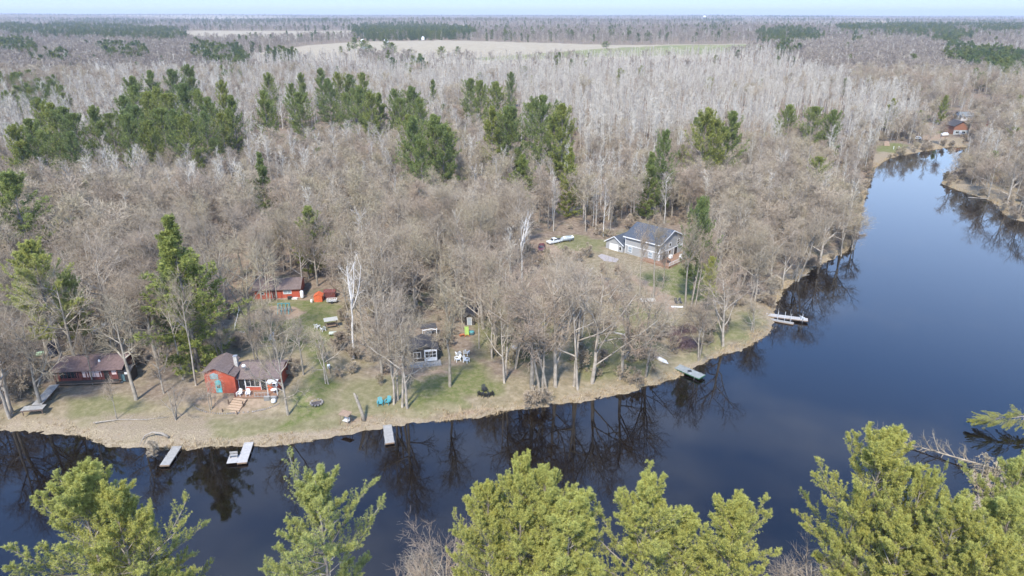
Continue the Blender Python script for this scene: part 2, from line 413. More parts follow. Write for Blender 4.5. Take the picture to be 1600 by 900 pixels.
def ground_mat():
    m, n, l = newmat('ground_cover')
    out = n.new('ShaderNodeOutputMaterial'); p = n.new('ShaderNodeBsdfDiffuse')
    geo = n.new('ShaderNodeNewGeometry')
    def noise(sc, det=5, rough=0.6):
        z = n.new('ShaderNodeTexNoise'); z.inputs['Scale'].default_value = sc; z.inputs['Detail'].default_value = det; z.inputs['Roughness'].default_value = rough
        l.new(geo.outputs['Position'], z.inputs['Vector']); return z.outputs['Fac']
    def ramp(fac, *cs):
        r = n.new('ShaderNodeValToRGB'); e = r.color_ramp.elements
        e[0].position, e[0].color = cs[0][0], (*cs[0][1], 1); e[1].position, e[1].color = cs[-1][0], (*cs[-1][1], 1)
        for pos, c in cs[1:-1]: x = e.new(pos); x.color = (*c, 1)
        l.new(fac, r.inputs[0]); return r.outputs[0]
    def mix(fac, a, b, bt='MIX'):
        x = n.new('ShaderNodeMixRGB'); x.blend_type = bt
        if isinstance(fac, float): x.inputs[0].default_value = fac
        else: l.new(fac, x.inputs[0])
        l.new(a, x.inputs[1]); l.new(b, x.inputs[2]); return x.outputs[0]
    def mask(name, nz, amt=0.7, k=3.0):
        a = n.new('ShaderNodeAttribute'); a.attribute_name = name
        s = n.new('ShaderNodeMath'); s.operation = 'MULTIPLY_ADD'; l.new(nz, s.inputs[0]); s.inputs[1].default_value = amt; s.inputs[2].default_value = -amt / 2
        t = n.new('ShaderNodeMath'); t.operation = 'ADD'; l.new(a.outputs['Fac'], t.inputs[0]); l.new(s.outputs[0], t.inputs[1])
        r = n.new('ShaderNodeMapRange'); r.inputs['From Min'].default_value = 0.5 - 0.5 / k; r.inputs['From Max'].default_value = 0.5 + 0.5 / k
        l.new(t.outputs[0], r.inputs['Value'])
        z = n.new('ShaderNodeMath'); z.operation = 'MINIMUM'; z.inputs[1].default_value = 1; l.new(r.outputs[0], z.inputs[0])
        return z.outputs[0]
    n1, n2, n3, n4 = noise(0.12), noise(0.9, 6, .7), noise(6.0, 4, .7), noise(0.02, 4)
    litter = ramp(n2, (0.3, (0.14, 0.105, 0.078)), (0.5, (0.215, 0.165, 0.12)), (0.7, (0.31, 0.25, 0.185)))
    moss = ramp(n3, (0.3, (0.09, 0.10, 0.045)), (0.7, (0.17, 0.17, 0.085)))
    litter = mix(ramp(n1, (0.52, (0, 0, 0)), (0.66, (0.55, 0.55, 0.55))), litter, moss)
    grass = ramp(n3, (0.25, (0.08, 0.10, 0.033)), (0.55, (0.135, 0.15, 0.052)), (0.8, (0.21, 0.205, 0.09)))
    dry = ramp(n3, (0.25, (0.17, 0.145, 0.075)), (0.75, (0.32, 0.275, 0.16)))
    grass = mix(ramp(n2, (0.42, (0, 0, 0)), (0.66, (0.85, 0.85, 0.85))), grass, dry)
    soil = ramp(n2, (0.3, (0.22, 0.155, 0.105)), (0.7, (0.36, 0.27, 0.19)))
    reed = ramp(n3, (0.3, (0.12, 0.095, 0.06)), (0.5, (0.29, 0.235, 0.155)), (0.7, (0.46, 0.38, 0.265)))
    reed = mix(ramp(n2, (0.4, (0, 0, 0)), (0.6, (0.6, 0.6, 0.6))), reed, litter)
    fld = ramp(n1, (0.3, (0.30, 0.25, 0.175)), (0.7, (0.40, 0.34, 0.245)))
    gf = ramp(n4, (0.3, (0.17, 0.19, 0.085)), (0.7, (0.27, 0.25, 0.13)))
    dg = ramp(n2, (0.3, (0.17, 0.145, 0.08)), (0.5, (0.255, 0.21, 0.13)), (0.72, (0.36, 0.295, 0.20)))
    c = mix(mask('dryg', n1, 0.5, 1.2), litter, dg)
    c = mix(mask('lawn', n2, 0.7, 1.5), c, grass)
    c = mix(mask('dirt', n2, 0.5, 2.5), c, soil)
    c = mix(mask('sand', n2, 0.5, 2.5), c, reed)
    c = mix(mask('field', n1, 0.2, 3.0), c, fld)
    c = mix(mask('greenf', n4, 0.6, 1.6), c, gf)
    l.new(c, p.inputs['Color'])
    b = n.new('ShaderNodeBump'); b.inputs['Strength'].default_value = 0.6; b.inputs['Distance'].default_value = 0.15
    l.new(n3, b.inputs['Height']); l.new(b.outputs[0], p.inputs['Normal'])
    l.new(p.outputs[0], out.inputs[0]); return m
gme = np_mesh('ground', np.stack([fx, fy, ZZ], 1), [quads], ground_mat(), True, dict(lawn=lawn, dirt=dirt, sand=sand, field=field, greenf=greenf, dryg=dryg))
ground = tag(link(bpy.data.objects.new('ground', gme)), kind='structure')

def water_mat():
    m, n, l = newmat('river_water')
    out = n.new('ShaderNodeOutputMaterial'); p = n.new('ShaderNodeBsdfPrincipled')
    p.inputs['Base Color'].default_value = (0.0055, 0.0035, 0.0025, 1); p.inputs['Roughness'].default_value = 0.035; p.inputs['IOR'].default_value = 1.62
    geo = n.new('ShaderNodeNewGeometry')
    nz = n.new('ShaderNodeTexNoise'); nz.inputs['Scale'].default_value = 0.9; nz.inputs['Detail'].default_value = 4
    nb = n.new('ShaderNodeTexNoise'); nb.inputs['Scale'].default_value = 0.03; nb.inputs['Detail'].default_value = 3
    l.new(geo.outputs['Position'], nz.inputs['Vector']); l.new(geo.outputs['Position'], nb.inputs['Vector'])
    mr = n.new('ShaderNodeMapRange'); mr.inputs['From Min'].default_value = 0.45; mr.inputs['From Max'].default_value = 0.7; mr.inputs['To Min'].default_value = 0.01; mr.inputs['To Max'].default_value = 0.13
    l.new(nb.outputs['Fac'], mr.inputs['Value'])
    b = n.new('ShaderNodeBump'); b.inputs['Distance'].default_value = 0.05; l.new(mr.outputs[0], b.inputs['Strength'])
    l.new(nz.outputs['Fac'], b.inputs['Height']); l.new(b.outputs[0], p.inputs['Normal'])
    l.new(p.outputs[0], out.inputs[0]); return m
wm = MB().add([(-880, 50, 0), (880, 50, 0), (880, 400, 0), (-880, 400, 0)], [(0, 1, 2, 3)])
water = tag(wm.build('water', water_mat()), kind='structure')

# the air: one even, pale volume round the whole place
hm, hn, hl = newmat('haze')
ho = hn.new('ShaderNodeOutputMaterial'); hv = hn.new('ShaderNodeVolumePrincipled')
hv.inputs['Color'].default_value = (0.86, 0.91, 1.0, 1); hv.inputs['Density'].default_value = 0.00009; hv.inputs['Anisotropy'].default_value = 0.2
hl.new(hv.outputs[0], ho.inputs['Volume'])
HAZE = MB().box(-17500, 17500, -700, 18500, -6, 125)
haze = tag(HAZE.build('haze', hm), kind='stuff')

# ================================================================ trees
def unit(a): return a / (np.linalg.norm(a, axis=-1, keepdims=True) + 1e-9)
def perp(d, g):
    r = g.normal(size=d.shape); r -= (r * d).sum(-1, keepdims=True) * d
    return unit(r)
def spawn(g, P, Rad, n, t0, t1, ang, angj, length, K, up, wig, rr, rtip=0.35, tpow=1.0):
    """children of branches P (m,K0,3) with radii Rad (m,K0): n each, returned as polylines"""
    m, K0, _ = P.shape
    pi = np.repeat(np.arange(m), n)
    N = len(pi)
    st = (np.tile(np.arange(n), m) + g.random(N)) / n
    t = t0 + (t1 - t0) * st ** tpow
    u = t * (K0 - 1); i = np.minimum(u.astype(int), K0 - 2); f = (u - i)[:, None]
    o = P[pi, i] * (1 - f) + P[pi, i + 1] * f
    tan = unit(P[pi, i + 1] - P[pi, i])
    rad = Rad[pi, i] * (1 - f[:, 0]) + Rad[pi, i + 1] * f[:, 0]
    a = ang + angj * g.normal(size=N)
    side = perp(tan, g)
    d = tan * np.cos(a)[:, None] + side * np.sin(a)[:, None]
    L = length(t, N, pi) if callable(length) else length * g.uniform(0.6, 1.2, N)
    pts = [o]; stp = (L / (K - 1))[:, None]
    for k in range(K - 1):
        d = unit(d + np.array([0, 0, up]) + wig * g.normal(size=(N, 3)))
        pts.append(pts[-1] + d * stp)
    Q = np.stack(pts, 1)
    r0 = np.minimum(rad * 0.8, rr)
    RR = r0[:, None] * np.linspace(1, rtip, K)[None]
    return Q, RR
def tubes(P, Rad, S):
    m, K, _ = P.shape
    tan = np.empty_like(P); tan[:, 1:-1] = P[:, 2:] - P[:, :-2]; tan[:, 0] = P[:, 1] - P[:, 0]; tan[:, -1] = P[:, -1] - P[:, -2]
    tan = unit(tan)
    ref = np.where(np.abs(tan[..., 2:3]) < 0.8, np.array([0.0, 0, 1]), np.array([1.0, 0, 0]))
    u = unit(np.cross(tan, ref)); v = np.cross(u, tan)
    a = np.arange(S) * 2 * np.pi / S
    V = P[:, :, None] + Rad[:, :, None, None] * (u[:, :, None] * np.cos(a)[None, None, :, None] + v[:, :, None] * np.sin(a)[None, None, :, None])
    V = V.reshape(-1, 3)
    base = (np.arange(m) * K * S)[:, None, None] + (np.arange(K - 1) * S)[None, :, None]
    k = np.arange(S)[None, None]; k2 = (k + 1) % S
    F = np.stack([base + k, base + k2, base + S + k2, base + S + k], -1).reshape(-1, 4)
    return V, F
def ribbons(g, P, w):
    m, K, _ = P.shape
    tan = unit(P[:, -1] - P[:, 0]); sd = perp(tan, g)[:, None]
    ww = (w * np.linspace(1, 0.45, K))[None, :, None]
    V = np.stack([P - sd * ww / 2, P + sd * ww / 2], 2).reshape(-1, 3)
    base = (np.arange(m) * K * 2)[:, None] + (np.arange(K - 1) * 2)[None]
    F = np.stack([base, base + 1, base + 3, base + 2], -1).reshape(-1, 4)
    return V, F
def join(parts):
    V, F, b = [], [], 0
    for v, f in parts: V.append(v); F.append(f + b); b += len(v)
    return np.concatenate(V), np.concatenate(F)
def taper(n, r0, r1, p=1.0): return (r1 + (r0 - r1) * (1 - np.linspace(0, 1, n)) ** p)[None]
def stem(g, H, K, lean=0.03, wig=0.02, base=(0, 0)):
    z = np.linspace(-0.4, H, K)
    q = np.cumsum(g.normal(size=(K, 2)) * wig * H / K, 0)
    l_ = g.normal(size=2) * lean
    x = base[0] + q[:, 0] + l_[0] * z; y = base[1] + q[:, 1] + l_[1] * z
    return np.stack([x, y, z], 1)[None]

M_bark = woodmat('grey_brown_bark', (0.22, 0.195, 0.16), (0.45, 0.405, 0.34), 0.25)
M_twig = woodmat('bare_twigs', (0.25, 0.205, 0.16), (0.465, 0.40, 0.32), 0.25, tint=[(0.70, 0.65, 0.60), (1, 0.96, 0.88), (1.02, 1.02, 0.84), (0.80, 0.78, 0.76), (1.28, 1.26, 1.16), (0.95, 0.85, 0.78)])
M_abark = woodmat('pale_aspen_bark', (0.44, 0.41, 0.35), (0.68, 0.65, 0.58), 0.12)
M_atwig = woodmat('pale_aspen_twigs', (0.36, 0.325, 0.27), (0.60, 0.555, 0.485), 0.2, tint=[(0.72, 0.68, 0.68), (0.95, 0.92, 0.88), (1.15, 1.15, 1.12)])
M_pbark = woodmat('pine_bark', (0.15, 0.125, 0.105), (0.34, 0.31, 0.27), 0.15)
M_twig_far = woodmat('far_bare_twigs', (0.20, 0.175, 0.145), (0.37, 0.33, 0.275), 0.2, tint=[(0.72, 0.66, 0.66), (1, 0.95, 0.9), (0.85, 0.8, 0.8), (1.35, 1.3, 1.2)])
M_white = woodmat('bleached_wood', (0.5, 0.47, 0.43), (0.74, 0.71, 0.66), 0.1)
M_needle = woodmat('pine_needles', (0.095, 0.125, 0.048), (0.42, 0.44, 0.15), 0.2, trans=0.35, attr='tone', tint=[(0.75, 0.85, 0.9), (0.95, 1, 0.9), (1.15, 1.1, 0.85)])
M_needle_fg = woodmat('fresh_pine_needles', (0.14, 0.18, 0.07), (0.60, 0.60, 0.21), 0.15, trans=0.4, attr='tone', tint=[(0.97, 0.97, 0.92), (1.02, 1, 0.86), (1.1, 1.01, 0.78)])
M_needle_far = woodmat('far_pine_needles', (0.06, 0.09, 0.04), (0.24, 0.27, 0.10), 0.25, trans=0.2, attr='tone', tint=[(0.7, 0.85, 0.95), (0.95, 1, 0.9), (1.25, 1.15, 0.8)])

def hardwood(seed, H=18.0, spread=1.0, lod=0, stems=1, low=0.25):
    g = np.random.default_rng(seed)
    wood, fine = [], []
    for s in range(stems):
        b = (0, 0) if stems == 1 else (g.normal() * 0.35, g.normal() * 0.35)
        h = H * g.uniform(0.85, 1.0)
        T = stem(g, h * 0.82, 9, 0.03 if stems == 1 else 0.13, 0.05, b)
        r0 = 0.016 * h * (1 if stems == 1 else 0.75) + 0.03
        TR = taper(9, r0, 0.04); wood.append(tubes(T, TR, 7 if lod == 0 else 4))
        nl = int((11 if stems == 1 else 7))
        Lm = lambda t, N, pi: h * spread * (0.16 + 0.30 * np.clip(1.05 - t, 0, 1) ** 0.7) * g.uniform(0.7, 1.2, N)
        A, AR = spawn(g, T, TR, nl, low, 1.0, R(50), R(13), Lm, 6, 0.09, 0.15, 0.12, 0.3)
        wood.append(tubes(A, AR, 5 if lod == 0 else 3))
        nb = (8, 7, 5)[lod]
        B, BR = spawn(g, A, AR, nb, 0.22, 1.0, R(42), R(14), lambda t, N, pi: h * spread * 0.15 * (1.25 - 0.7 * t) * g.uniform(0.6, 1.3, N), 5, 0.04, 0.19, 0.055, 0.4)
        if lod < 2: fine.append(tubes(B, BR, 3))
        else: fine.append(ribbons(g, B, 0.16))
        C, CR = spawn(g, B, BR, (5, 5, 5)[lod], 0.15, 1.0, R(42), R(15), lambda t, N, pi: h * 0.09 * (1.3 - 0.6 * t) * g.uniform(0.6, 1.3, N), (4, 3, 2)[lod], 0.05, 0.18, 0.026, 0.5)
        if lod == 0:
            fine.append(tubes(C, CR, 3))
            D, _ = spawn(g, C, CR, 4, 0.1, 1.0, R(40), R(15), lambda t, N, pi: h * 0.048 * g.uniform(0.5, 1.3, N), 3, 0.06, 0.16, 0.01)
            fine.append(ribbons(g, D, 0.022))
        elif lod == 1:
            fine.append(ribbons(g, C, 0.05))
            D, _ = spawn(g, C, CR, 4, 0.2, 1.0, R(40), R(15), lambda t, N, pi: h * 0.06 * g.uniform(0.5, 1.3, N), 2, 0.06, 0.12, 0.01)
            fine.append(ribbons(g, D, 0.05))
        else:
            fine.append(ribbons(g, C, 0.22))
    return join(wood), join(fine)
def aspen(seed, H=16.0, lod=0, fork=False):
    g = np.random.default_rng(seed)
    wood, fine = [], []
    T = stem(g, H * 0.95, 8, 0.025, 0.03); TR = taper(8, 0.010 * H + 0.03, 0.03)
    wood.append(tubes(T, TR, 6 if lod == 0 else 3))
    A, AR = spawn(g, T, TR, (22, 16, 11)[lod], 0.36, 1.0, R(36), R(9), lambda t, N, pi: H * (0.06 + 0.21 * np.clip(1.05 - t, 0, 1) ** 0.7) * g.uniform(0.6, 1.25, N), 4, 0.20, 0.09, 0.05, 0.3)
    if lod < 2: wood.append(tubes(A, AR, 3))
    else: fine.append(ribbons(g, A, 0.16))
    B, BR = spawn(g, A, AR, (8, 6, 5)[lod], 0.15, 1.0, R(34), R(12), lambda t, N, pi: H * 0.085 * (1.25 - 0.6 * t) * g.uniform(0.5, 1.3, N), 3, 0.14, 0.12, 0.018)
    fine.append(ribbons(g, B, (0.045, 0.09, 0.20)[lod]))
    if lod < 2:
        C, _ = spawn(g, B, BR, (5, 4)[lod], 0.1, 1.0, R(34), R(12), lambda t, N, pi: H * 0.045 * g.uniform(0.5, 1.3, N), 2, 0.1, 0.1, 0.01)
        fine.append(ribbons(g, C, (0.022, 0.045)[lod]))
    return join(wood), join(fine)
def pine(seed, H=24.0, rmax=5.5, z0=0.3, lod=1, gap=0.15, leader=1, droop=0.0, needle=None, tp=None):
    """white pine: whorls of rising plume-like limbs, needle tufts along their outer sprays"""
    g = np.random.default_rng(seed)
    wood = []
    T = stem(g, H, 12, 0.01, 0.02); TR = taper(12, 0.013 * H, 0.03); wood.append(tubes(T, TR, 8 if lod == 0 else 4))
    hs, step = [], (0.9, 0.95, 1.5)[lod]
    z = H * z0
    while z < H - 0.4: hs.append(z); z += step * g.uniform(0.7, 1.3)
    O, D, L = [], [], []
    ph = g.uniform(0, 6.28, 3)
    for z in hs:
        rel = min(1.0, (H - z) / (H * (1 - z0)))
        prof = min(1.0, 0.14 + 1.25 * rel ** (tp or (0.70, 0.58, 0.55)[lod])) * (1 - 0.35 * max(0, rel - 0.55) / 0.45)
        for k in range(g.integers(4, 7)):
            if g.random() < gap: continue
            az = g.uniform(0, 6.28318)
            lobe = 1 + 0.22 * math.sin(2 * az + ph[0] + z * 0.35) + 0.15 * math.sin(3 * az + ph[1] - z * 0.6)
            l_ = rmax * prof * lobe * g.uniform(0.62, 1.15)
            el = R(58) * (1 - rel) ** 1.1 + R(14) - droop * rel + R(7) * g.normal()
            l_ = min(l_, (H - z + 0.45) / max(0.3, math.sin(el + 0.15)))
            c = np.array([math.cos(az) * math.cos(el), math.sin(az) * math.cos(el), math.sin(el)])
            u = (z + 0.4) / (H + 0.4) * 11; i = min(int(u), 10); f = u - i
            O.append(T[0, i] * (1 - f) + T[0, i + 1] * f); D.append(c); L.append(max(l_, 0.5))
    O, D, L = np.array(O), np.array(D), np.array(L); N = len(L); K = 6
    pts, d = [O], D
    for k in range(K - 1):
        d = unit(d + np.array([0, 0, 0.11 if k > 1 else -0.03]) + 0.05 * g.normal(size=d.shape)); pts.append(pts[-1] + d * (L / (K - 1))[:, None])
    A = np.stack(pts, 1); AR = (0.009 * L + 0.010)[:, None] * np.linspace(1, 0.25, K)[None]
    wood.append(tubes(A, AR, 4 if lod == 0 else 3))
    def lenB(t, N_, pi): return L[pi] * 0.33 * np.clip(1.15 - t, 0.12, 1) * g.uniform(0.6, 1.2, N_) + 0.15
    B, BR = spawn(g, A, AR, (22, 10, 6)[lod], 0.18, 1.0, R(46), R(9), lenB, 4, 0.26, 0.05, 0.02, 0.4)
    B = np.concatenate([B, A[:, [2, 3, 4, 5]]]); BR = np.concatenate([BR, AR[:, 2:]])
    if lod == 0: wood.append(tubes(B, BR, 3))
    nt = (20, 7, 4)[lod]
    m = len(B); t = (np.tile(np.arange(nt), m) + g.random(m * nt)) / nt; pi = np.repeat(np.arange(m), nt)
    t = 0.15 + 0.88 * t; u = np.clip(t, 0, 0.999) * 3; i = u.astype(int); f = (u - i)[:, None]
    c = B[pi, i] * (1 - f) + B[pi, i + 1] * f + g.normal(size=(m * nt, 3)) * (0.06, 0.15, 0.22)[lod]
    ax = unit(unit(B[pi, -1] - B[pi, 0]) * 0.8 + np.array([0, 0, 0.75]) + 0.35 * g.normal(size=c.shape))
    nn = (8, 8, 5)[lod]; ln = (0.165, 0.32, 0.66)[lod]; wd = (0.025, 0.07, 0.22)[lod]
    c_ = np.repeat(c, nn, 0); a_ = np.repeat(ax, nn, 0)
    dr = unit(a_ * 0.85 + 0.75 * g.normal(size=c_.shape)); sd = perp(dr, g)
    l_ = (ln * g.uniform(0.6, 1.15, len(c_)))[:, None]
    V = np.stack([c_ - sd * wd / 2, c_ + sd * wd / 2, c_ + dr * l_ + sd * wd * 0.15, c_ + dr * l_ - sd * wd * 0.15], 1).reshape(-1, 3)
    F = np.arange(len(V)).reshape(-1, 4)
    # young outer sprays are yellower than old inner ones
    axisxy = np.stack([np.interp(c[:, 2], T[0, :, 2], T[0, :, 0]), np.interp(c[:, 2], T[0, :, 2], T[0, :, 1])], 1)
    tone = np.clip((0.3 if lod == 0 else 0.18) + 0.52 * t + 0.25 * g.normal(size=len(t)), 0, 1)
    tone = np.repeat(tone, nn * 4)
    return join(wood), (V, F), tone

def tree_mesh(name, vf, mat, tone=None, smooth=True):
    return np_mesh(name, vf[0], [vf[1]], mat, smooth, dict(tone=tone) if tone is not None else None)
def combined(name, wood, fine, m1, m2, tone=None):
    V, F = join([wood, fine]); mi = np.zeros(len(F)); mi[len(wood[1]):] = 1
    at = None
    if tone is not None: at = dict(tone=np.concatenate([np.zeros(len(wood[0])), tone]))
    return np_mesh(name, V, [F], None, True, at, [m1, m2], mi)

HW0 = [hardwood(s, 18, sp, 0, st, lo) for s, sp, st, lo in ((1,1.05,1,.28),(2,1.25,1,.22),(3,.75,1,.45),(4,1.05,2,.3),(5,.9,3,.3),(6,.7,1,.5),(7,1.3,1,.2),(8,.95,2,.35))]
HW1 = [hardwood(s, 17, sp, 1, 1, lo) for s, sp, lo in ((11,1.0,.3),(12,1.1,.25),(13,.8,.4),(14,.95,.35),(15,1.15,.3),(16,.55,.5),(17,.7,.45),(18,1.35,.22))]
HW2 = [hardwood(s, 16, 1.15, 2, 1, .2) for s in (21, 22, 23)]
AS0 = [aspen(s, 16, 0) for s in (31, 32, 33, 34)]
AS1 = [aspen(s, 16, 1) for s in (41, 42, 43, 44)]
AS2 = [aspen(s, 15, 2) for s in (51, 52, 53)]
PF = [pine(61, 24, 7.2, .30, 0, .18), pine(62, 24, 7.4, .32, 0, .3), pine(63, 24, 5.6, .28, 0, .12), pine(64, 24, 6.4, .30, 0, .2), pine(65, 24, 6.0, .35, 0, .3)]
P1 = [pine(71, 22, 7.0, .12, 1, .08), pine(72, 22, 7.6, .15, 1, .12), pine(73, 22, 6.0, .1, 1, .05), pine(74, 22, 8.0, .2, 1, .18), pine(75, 22, 5.2, .06, 1, .05), pine(76, 22, 6.4, .04, 1, .04, tp=.92), pine(77, 22, 5.8, .04, 1, .06, tp=1.0)]
P2 = [pine(81, 16, 5.2, .05, 2, .05), pine(82, 16, 4.6, .05, 2, .05), pine(83, 16, 5.8, .1, 2, .1)]
def pair(nm, lst, m1, m2, tone=False):
    r = []
    for q in lst:
        r.append((tree_mesh(nm + '_trunk', q[0], m1), tree_mesh(nm + '_crown', q[1], m2, q[2] if tone else None)))
    return r
HW0m = pair('bare_tree', HW0, M_bark, M_twig); HW1m = pair('bare_tree', HW1, M_bark, M_twig)
AS0m = pair('aspen_tree', AS0, M_abark, M_atwig); AS1m = pair('aspen_tree', AS1, M_abark, M_atwig)
PFm = pair('pine_tree', PF, M_pbark, M_needle_fg, True); P1m = pair('pine_tree', P1, M_pbark, M_needle, True)
def hidden(lst, nm, m1, m2, tone=False):
    c = bpy.data.collections.new(nm)
    for i, q in enumerate(lst):
        c.objects.link(bpy.data.objects.new('%s_%d' % (nm, i), combined(nm, q[0], q[1], m1, m2, q[2] if tone else None)))
    return c
C_hw = hidden(HW1, 'hardwood_forms', M_bark, M_twig); C_hwf = hidden(HW2, 'far_hardwood_forms', M_bark, M_twig_far)
C_as = hidden(AS1, 'aspen_forms', M_abark, M_atwig); C_asf = hidden(AS2, 'far_aspen_forms', M_abark, M_atwig)
C_pn = hidden(P2, 'far_pine_forms', M_pbark, M_needle_far, True)
C_pm = hidden(P1, 'mid_pine_forms', M_pbark, M_needle, True)

def scatter(name, pts, coll, scale, label, cat=None, nvar=4, seed=0):
    """one mass of plants too many to count: instances on points"""
    g = np.random.default_rng(seed)
    me = bpy.data.meshes.new(name); n_ = len(pts)
    me.vertices.add(n_); me.vertices.foreach_set('co', np.asarray(pts, np.float32).ravel())
    for nm, ty, v in (('vid', 'INT', g.integers(0, 1000, n_).astype(np.int32)), ('rot', 'FLOAT', g.uniform(0, 6.28, n_).astype(np.float32)), ('scl', 'FLOAT', np.asarray(scale, np.float32)), ('wid', 'FLOAT', (np.asarray(scale) * g.uniform(0.75, 1.25, n_)).astype(np.float32)), ('tlt', 'FLOAT', (g.normal(size=n_) * 0.06).astype(np.float32))):
        a = me.attributes.new(nm, ty, 'POINT'); a.data.foreach_set('value', v)
    o = link(bpy.data.objects.new(name, me)); tag(o, label, cat, None, 'stuff')
    ng = bpy.data.node_groups.new(name, 'GeometryNodeTree')
    ng.interface.new_socket('Geometry', in_out='INPUT', socket_type='NodeSocketGeometry'); ng.interface.new_socket('Geometry', in_out='OUTPUT', socket_type='NodeSocketGeometry')
    N, L = ng.nodes, ng.links
    gi, go = N.new('NodeGroupInput'), N.new('NodeGroupOutput')
    ci = N.new('GeometryNodeCollectionInfo'); ci.inputs['Collection'].default_value = coll; ci.inputs['Separate Children'].default_value = True; ci.inputs['Reset Children'].default_value = True
    ip = N.new('GeometryNodeInstanceOnPoints'); ip.inputs['Pick Instance'].default_value = True
    def na(nm, ty):
        a = N.new('GeometryNodeInputNamedAttribute'); a.data_type = ty; a.inputs['Name'].default_value = nm; return a
    cx = N.new('ShaderNodeCombineXYZ'); L.new(na('rot', 'FLOAT').outputs['Attribute'], cx.inputs['Z'])
    L.new(gi.outputs[0], ip.inputs['Points']); L.new(ci.outputs[0], ip.inputs['Instance']); L.new(na('vid', 'INT').outputs['Attribute'], ip.inputs['Instance Index'])
    L.new(cx.outputs[0], ip.inputs['Rotation']); L.new(na('tlt', 'FLOAT').outputs['Attribute'], cx.inputs['X']); sx_ = N.new('ShaderNodeCombineXYZ'); wd_ = na('wid', 'FLOAT'); L.new(wd_.outputs['Attribute'], sx_.inputs['X']); L.new(wd_.outputs['Attribute'], sx_.inputs['Y']); L.new(na('scl', 'FLOAT').outputs['Attribute'], sx_.inputs['Z']); L.new(sx_.outputs[0], ip.inputs['Scale']); L.new(ip.outputs[0], go.inputs[0])
    md = o.modifiers.new('scatter', 'NODES'); md.node_group = ng
    return o
def add_tree(kind, pairm, x, y, rz, s, label, group=None, split=True, tilt=None):
    e = empty(kind, (x, y, gz(x, y) - 0.05), rz, label, 'tree', group)
    e.scale = (s, s, s)
    if tilt: e.rotation_euler = (tilt[0], tilt[1], rz)
    for nm, me in zip(('trunk', 'crown'), pairm): link(bpy.data.objects.new(nm, me), e)
    return e

def dead_birch(seed, H=18.0):
    g = np.random.default_rng(seed)
    T = stem(g, H * 0.6, 8, 0.03, 0.08); TR = taper(8, 0.22, 0.13)
    A, AR = spawn(g, T, TR, 5, 0.72, 1.0, R(28), R(8), lambda t, N, pi: H * 0.42 * g.uniform(0.75, 1.1, N), 6, 0.10, 0.08, 0.13, 0.35)
    B, BR = spawn(g, A, AR, 5, 0.3, 1.0, R(40), R(10), lambda t, N, pi: H * 0.13 * g.uniform(0.6, 1.2, N), 4, 0.1, 0.12, 0.05, 0.4)
    C, CR = spawn(g, B, BR, 4, 0.3, 1.0, R(40), R(10), lambda t, N, pi: H * 0.05 * g.uniform(0.6, 1.2, N), 3, 0.1, 0.12, 0.025, 0.5)
    return join([tubes(T, TR, 7), tubes(A, AR, 5)]), join([tubes(B, BR, 4), tubes(C, CR, 3)])

